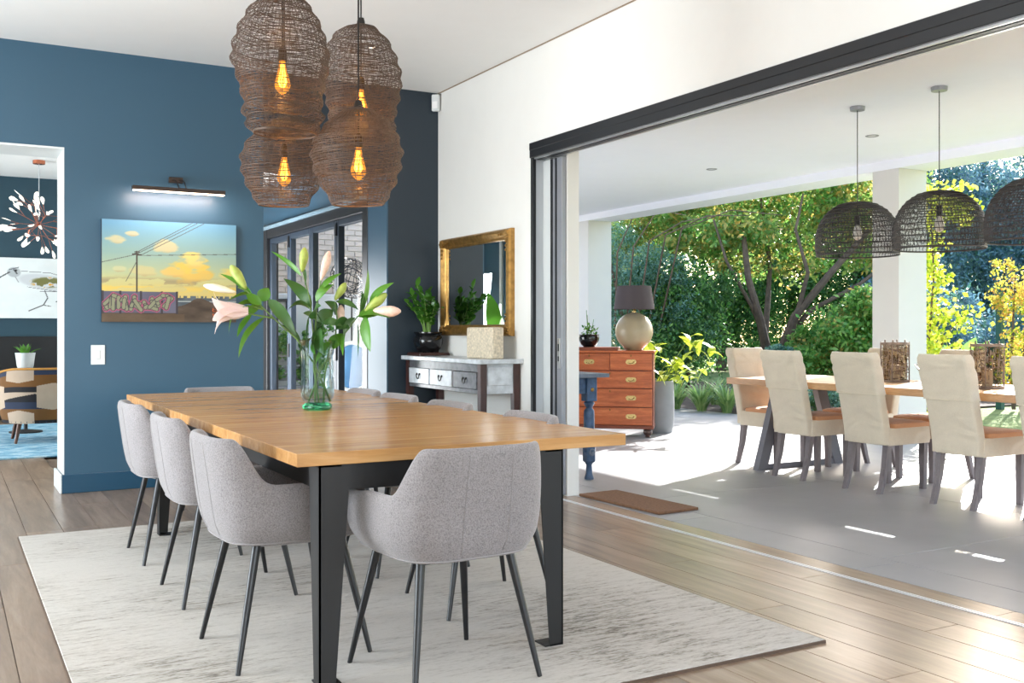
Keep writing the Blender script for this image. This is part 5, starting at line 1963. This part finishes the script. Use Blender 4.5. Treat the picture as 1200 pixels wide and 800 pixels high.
for sx in (-1, 1):
    MB().tube([(sx * .17, .15, .39), (sx * .18, .17, .2), (sx * .17, .16, 0)], [.022, .018, .012], 8).build('leg', wf_, ovc, smooth=True)
    MB().tube([(sx * .12, -.22, .56), (sx * .16, -.19, .39), (sx * .17, -.20, .2), (sx * .18, -.25, 0)], [.018, .022, .018, .012], 8).build('leg', wf_, ovc, smooth=True)
    MB().tube([(sx * .2, -.2, .64), (sx * .24, -.02, .66), (sx * .24, .10, .62), (sx * .21, .10, .42)], .014, 8).build('arm', wf_, ovc, smooth=True)

wbs = thing('wire_sculpture', 'tangled black wire ball on a thin stand outside the folding doors', 'sculpture', (3.965, 10.65, 0))
rw = random.Random(31)
wm = MB()
for k_ in range(20):
    n_ = Vector((rw.uniform(-1, 1), rw.uniform(-1, 1), rw.uniform(-1, 1))).normalized()
    a1 = n_.orthogonal().normalized(); a2 = n_.cross(a1)
    r_ = rw.uniform(.17, .25)
    wm.tube([tuple(a1 * (r_ * math.cos(a)) + a2 * (r_ * math.sin(a)) + n_ * rw.uniform(-.01, .01) + Vector((0, 0, 1.72))) for a in [2 * math.pi * q / 22 for q in range(22)]], .004, 4, False, True)
tag(wm.build('wire_tangle', MT['black_iron'], wbs), kind='stuff')
MB().tube([(0, 0, 0), (0, 0, 1.50)], .010, 8).build('rod', MT['black_iron'], wbs)
MB().lathe([(0, 0), (.14, 0), (.14, .012), (.01, .02), (0, .02)], 24).build('base', MT['black_iron'], wbs)

# ------------------------------------------------------------------ garden
def grass_mat():
    m, nt, p = nodes('sunlit_lawn')
    v = texco(nt, 'World')
    f = noise(nt, v, 2.5, 6, .7)
    nt.links.new(ramp(nt, f, [(.3, lin((84, 106, 52))), (.55, lin((124, 142, 76))), (.75, lin((156, 164, 104)))]), p.inputs['Base Color'])
    setp(p, roughness=.9)
    bump(nt, p, noise(nt, v, 60, 3), 1.0, .03)
    return m


struct(MB().box(9.4, 60, -30, 60, -.25, -.03).build('ground_lawn', grass_mat()))
soil = struct(MB().box(9.4, 14.6, 9.7, 24, -.2, .0).build('ground_bed', mat('dark_garden_soil', (72, 58, 44), .95, var=.3, vscale=8)))
G = {
    'dark': leafmat('dark_evergreen_leaf', (52, 92, 52), (80, 124, 64), (112, 152, 84), .4, .4),
    'blue': leafmat('blue_green_leaf', (72, 120, 104), (108, 154, 134), (150, 184, 160), .35, .45),
    'haze': leafmat('hazed_conifer_leaf', (84, 122, 140), (112, 152, 168), (146, 182, 192), .3, .5),  # blue haze of distance mixed into the leaf colour
    'yellow': leafmat('yellow_green_tree_leaf', (98, 138, 70), (150, 174, 92), (206, 172, 92), .5, .45),
    'mid': leafmat('fresh_green_leaf', (80, 140, 62), (118, 172, 80), (164, 200, 104), .45, .4),
    'vine': leafmat('bright_vine_leaf', (134, 164, 40), (186, 200, 62), (222, 216, 96), .5, .45),
    'autumn': leafmat('autumn_leaf', (170, 176, 70), (222, 200, 84), (214, 150, 80), .5, .5),
    'strap': leafmat('strap_leaf', (96, 138, 76), (136, 170, 98), (176, 196, 130), .35, .4),
}
bark = mat('grey_brown_bark', (96, 80, 66), .9, var=.3, vscale=9, bmp=.6, bscale=30)


def plant(name, label, cat, px, d, blobs, n, size, kind, seed, trunk=None, group=None, aspect=.5, sub=26, spread=.34):
    """blobs: (sideways, away, height, r sideways, r away, r up) in metres round the foot"""
    p0 = spot(px, 386, d)
    t = thing(name, label, cat, (p0[0], p0[1], 0.0), R(-29.46), group)
    V = blob_leaves(blobs, n, size, seed, sub=sub, aspect=aspect, spread=spread, broken=7)
    k1 = int(len(V) // 4 * .78) * 4
    # a fifth of the sprays carries a second, fresher tone
    sprays = V.reshape(-1, sub * 4, 3) if len(V) % (sub * 4) == 0 else V[None]
    pick = np.random.default_rng(seed + 500).random(len(sprays)) < .76
    tag(quads_obj('foliage', sprays[pick].reshape(-1, 3), G[kind], t), kind='stuff')
    if (~pick).any():
        o2 = tag(quads_obj('foliage', sprays[~pick].reshape(-1, 3), G[{'dark': 'mid', 'blue': 'dark', 'haze': 'blue', 'yellow': 'mid', 'mid': 'yellow', 'autumn': 'vine'}[kind]], t), kind='stuff')
    for tr_ in (trunk or []):
        pts, r0 = tr_
        m = MB()
        k_ = len(pts)
        m.tube(pts, [r0 * (1 - .65 * i / (k_ - 1)) for i in range(k_)], 8)
        m.build('trunk', bark, t, smooth=True)
    return t


# far screen of dark trees
TR = [((0, 0, 0), 3.4)]
for i, (px, d, lab) in enumerate(((690, 28, 'dark evergreen at the very left of the garden view behind the white pillar'), (765, 29, 'dark evergreen behind the feathery blue green shrub'),
                                  (845, 28, 'dark evergreen behind the left fork of the multi-stemmed tree'), (925, 29, 'dark evergreen behind the multi-stemmed tree'),
                                  (1000, 28, 'dark evergreen just left of the white pillar'))):
    plant('evergreen_tree', lab, 'tree', px, d, [(0, 0, 3.2, 1.5, 1.2, 3.0), (.5, .3, 4.6, 1.1, 1.0, 1.6), (-.7, 0, 1.4, 1.2, 1.1, 1.5)], 30800, 0.116, 'dark', 100 + i, [([(0, 0, 0), (.1, 0, 2.2), (0, .1, 5.2)], .16)], 'dark trees closing the garden')
for i, (px, d, lab) in enumerate(((1085, 27, 'hazy blue conifer directly right of the white pillar'), (1150, 29, 'hazy blue conifer in the middle of the garden gap'), (1225, 27, 'hazy blue conifer at the right edge of the picture'), (1300, 26, 'hazy blue conifer beyond the right edge'))):
    plant('conifer_tree', lab, 'tree', px, d, [(0, 0, 2.9, 1.6, 1.2, 2.9), (0, 0, 5.1, 1.5, 1.1, 1.9), (-.5, -.3, 1.4, 1.4, 1.0, 1.4)], 57200, 0.116, 'haze', 120 + i, [([(0, 0, 0), (0, 0, 3), (.1, 0, 6.6)], .16)], 'blue conifers at the right of the garden', aspect=.35)

# the multi-stemmed tree
plant('garden_tree', 'spreading yellow green tree with several leaning grey stems in the middle of the garden', 'tree', 893, 20,
      [(-.9, 0, 3.3, 1.2, 1.1, .9), (.8, .2, 3.3, 1.2, 1.1, .9), (0, -.2, 4.2, 1.6, 1.2, .9), (-1.9, .2, 3.9, 1.0, .9, .8), (1.9, 0, 3.9, 1.0, 1.0, .9), (2.1, .1, 2.7, .7, .8, .5), (-.2, .2, 2.6, .8, .7, .5)],
      20000, .12, 'yellow', 7,
      [([(0, -.6, 0), (-.08, -.8, .6), (-.3, -1.1, 1.3), (-.58, -1.3, 2.1), (-.6, -.9, 3.2)], .12), ([(.1, -.6, 0), (.16, -.8, .7), (.35, -1.1, 1.4), (.95, -1.3, 2.2), (1.7, -1.2, 3.0)], .13),
       ([(.1, -.5, 0), (.2, -.8, .9), (.62, -1.1, 1.5), (1.5, -1.3, 2.0), (2.3, -1.2, 2.6)], .07), ([(-.05, -.6, .9), (-.5, -1.2, 1.6), (-1.0, -1.4, 2.4), (-1.2, -1.2, 3.2)], .05), ([(.4, -1.1, 1.5), (.5, -1.4, 2.2), (.3, -1.3, 3.0), (.5, -1.1, 3.7)], .05), ([(.0, .1, 0), (.1, .1, 1.2), (.2, .15, 2.4), (0, .1, 3.8)], .08)])
plant('garden_tree', 'light yellow green tree crown above the feathery blue green shrub', 'tree', 775, 22,
      [(0, 0, 3.6, 1.2, 1.0, .9), (.9, 0, 4.0, 1.0, .9, .8), (-.9, .1, 3.2, .7, .8, .8)], 19800, 0.075, 'yellow', 8, [([(0, 0, 0), (.1, 0, 1.5), (.3, 0, 3.2)], .09), ([(0, 0, 1.0), (-.3, 0, 2.2), (-.8, 0, 3.1)], .05)])
plant('garden_shrub', 'feathery blue green shrub at the left of the garden beside the far pillar', 'shrub', 738, 18.5,
      [(0, 0, 1.3, .9, .8, 1.2), (-.4, .1, 2.5, .7, .6, .8), (.5, 0, 2.0, .6, .6, .7), (.9, 0, .9, .6, .6, .8)], 28600, 0.068, 'blue', 9, [([(0, 0, 0), (-.1, 0, 1.2), (-.4, 0, 2.6)], .05)] + [([(.2 * i - .5, -.3, 1.2), (.28 * i - .6, -.9, 2.4 + .1 * i), (.42 * i - .5, -1.2, 3.0 + .1 * (i % 3)), (.55 * i - .3, -1.3, 3.1)], .018) for i in range(6)], aspect=.3)
plant('garden_shrub', 'dark green rounded shrub between the feathery shrub and the tree stems', 'shrub', 806, 18.5,
      [(0, 0, 1.0, .9, .8, 1.0), (.1, .1, 1.8, .6, .6, .7), (-.5, .2, 1.7, .6, .6, .8)], 24200, 0.075, 'dark', 10, [([(0, 0, 0), (0, 0, 1.4)], .05)])
plant('garden_shrub', 'fresh green shrub with bigger leaves right of the tree stems', 'shrub', 988, 17.5,
      [(0, 0, .9, .7, .7, .8), (-.55, 0, .6, .45, .5, .5), (.3, 0, 1.4, .5, .6, .5)], 16500, 0.095, 'mid', 11, [([(0, 0, 0), (0, 0, 1.2)], .04)])
plant('garden_shrub', 'silvery low shrub at the foot of the tree stems', 'shrub', 897, 17.5, [(0, 0, .35, .5, .4, .3), (.35, 0, .45, .35, .3, .3)], 8800, 0.061, 'blue', 12)
for i, (px, d, lab) in enumerate(((880, 14.3, 'low mounded ground cover seen left of the first slip-covered chair'), (950, 14.0, 'low mounded ground cover seen under the outdoor table'), (1010, 13.6, 'low mounded ground cover beside the white pillar'))):
    plant('ground_cover', lab, 'shrub', px, d, [(0, 0, .18, .55, .5, .2), (.5, .1, .22, .4, .4, .2)], 5720, 0.048, 'blue', 140 + i, None, 'low plants along the patio edge')
# strap-leaved clumps along the patio edge
for i, (px, d, lab) in enumerate(((792, 14.6, 'strappy leaved clump just right of the grey planter'), (822, 14.2, 'strappy leaved clump in the middle of the planted edge'), (852, 13.9, 'strappy leaved clump next to the table end'), (838, 15.4, 'strappy leaved clump behind the others in the planted edge'))):
    p0 = spot(px, 386, d)
    t = thing('strappy_clump', lab, 'plant', (p0[0], p0[1], 0), 0, 'strappy clumps along the patio edge')
    m = MB()
    rs_ = random.Random(200 + i)
    for k_ in range(70):
        a, ln = rs_.uniform(0, 6.28), rs_.uniform(.25, .55)
        b = Vector((.06 * math.cos(a), .06 * math.sin(a), 0))
        e = Vector((ln * .75 * math.cos(a), ln * .75 * math.sin(a), ln * rs_.uniform(.5, 1.0)))
        s_ = leaf(b, e, .035, .18, 0, .2, 5)
        m.add(s_.v, s_.f)
    tag(m.build('foliage', G['strap'], t), kind='stuff')

# climber on the right side of the pillar
cl = thing('climbing_vine', 'bright yellow green climber growing up the right side of the white pillar', 'vine', (9.21, 7.20, 0))
V = blob_leaves([(.03, 0, .5, .09, .18, .5), (.04, -.02, 1.3, .09, .18, .5), (.04, 0, 2.0, .09, .17, .5), (.08, -.10, 2.55, .14, .30, .14), (.28, -.1, 1.3, .16, .16, .14), (.12, -.25, 2.4, .10, .18, .12), (.2, -.1, .8, .18, .16, .2)], 1900, .06, 15, sub=8, spread=.6, aspect=.8)
tag(quads_obj('foliage', V, G['vine'], cl), kind='stuff')
MB().tube([(0, 0, 0), (.03, .05, .9), (.01, -.04, 1.7), (.05, .03, 2.6)], [.018, .014, .01, .006], 7).build('stem', bark, cl, smooth=True)
MB().tube([(.03, .0, .8), (.2, -.1, 1.15), (.42, -.1, 1.3)], [.01, .008, .004], 6).build('stem', bark, cl, smooth=True)

plant('autumn_tree', 'small autumn tree with yellow and orange leaves at the right edge', 'tree', 1188, 14.5,
      [(0, 0, 1.7, .32, .3, .55), (.2, 0, 1.1, .36, .3, .5), (-.05, 0, .7, .3, .3, .4), (.5, .1, 1.6, .4, .3, .5)], 4180, 0.051, 'autumn', 16,
      [([(0, 0, 0), (-.03, 0, .8), (.02, 0, 1.9)], .03), ([(.1, 0, 0), (.15, 0, .9), (.3, 0, 1.7)], .025)], aspect=.65, sub=12)
plant('garden_shrub', 'low hazy shrub right of the pillar behind the lantern', 'shrub', 1120, 18, [(0, 0, .9, .8, .7, .9), (.9, 0, .8, .8, .6, .8), (-.5, 0, 1.1, .6, .6, .9)], 19800, 0.075, 'haze', 17)
plant('garden_shrub', 'dark shrub filling the gap below the autumn tree', 'shrub', 1195, 18.5, [(0, 0, .8, .9, .7, .8), (.8, 0, 1.1, .8, .7, 1.0)], 17600, 0.075, 'blue', 18)
bl = thing('broad_leaf_plant', 'plant with big bright green leaves behind the second lantern', 'plant', (*spot(1125, 386, 13.2)[:2], 0))
rb_ = random.Random(77)
for k_ in range(12):
    a = k_ * 2.399
    e = Vector((.30 * math.cos(a), .30 * math.sin(a), .75 + .35 * ((k_ * 5) % 12) / 11))
    b = Vector((.03 * math.cos(a), .03 * math.sin(a), 0))
    m_ = e * .62
    st = MB().tube([b, m_], [.012, .008], 6).build('stem', stem_m, bl, smooth=True)
    leaf(m_, e + Vector((.12 * math.cos(a), .12 * math.sin(a), -.05)), .22, .12, rb_.uniform(-.3, .3), .15, 7).build('leaf', G['mid'], st, smooth=True, angle=180)
gp = MB().cbox(-.045, .045, -.045, .045, 0, 1.85, .004).cbox(-.06, .06, -.06, .06, 1.85, 1.90, .006)
o = gp.build('garden_post', mat('dark_green_post', (36, 84, 74), .6), None, (*spot(1172, 386, 14.9)[:2], -.03))
tag(o, 'dark green wooden post standing on the lawn by the autumn tree', 'post')

for (x, y, lab) in ((3.62, 12.6, 'green shrub beside the slatted bench outside the folding doors'), (4.15, 12.55, 'second green shrub right of the slatted bench outside the folding doors')):
    t = thing('courtyard_shrub', lab, 'shrub', (x, y, 0))
    tag(quads_obj('foliage', blob_leaves([(0, 0, .62, .24, .16, .62), (.08, 0, 1.0, .18, .14, .3)], 2600, .06, int(x * 100), broken=5), G['mid'], t), kind='stuff')
    MB().tube([(0, 0, 0), (.02, 0, .5), (0, 0, .9)], .015, 6).build('stem', bark, t, smooth=True)
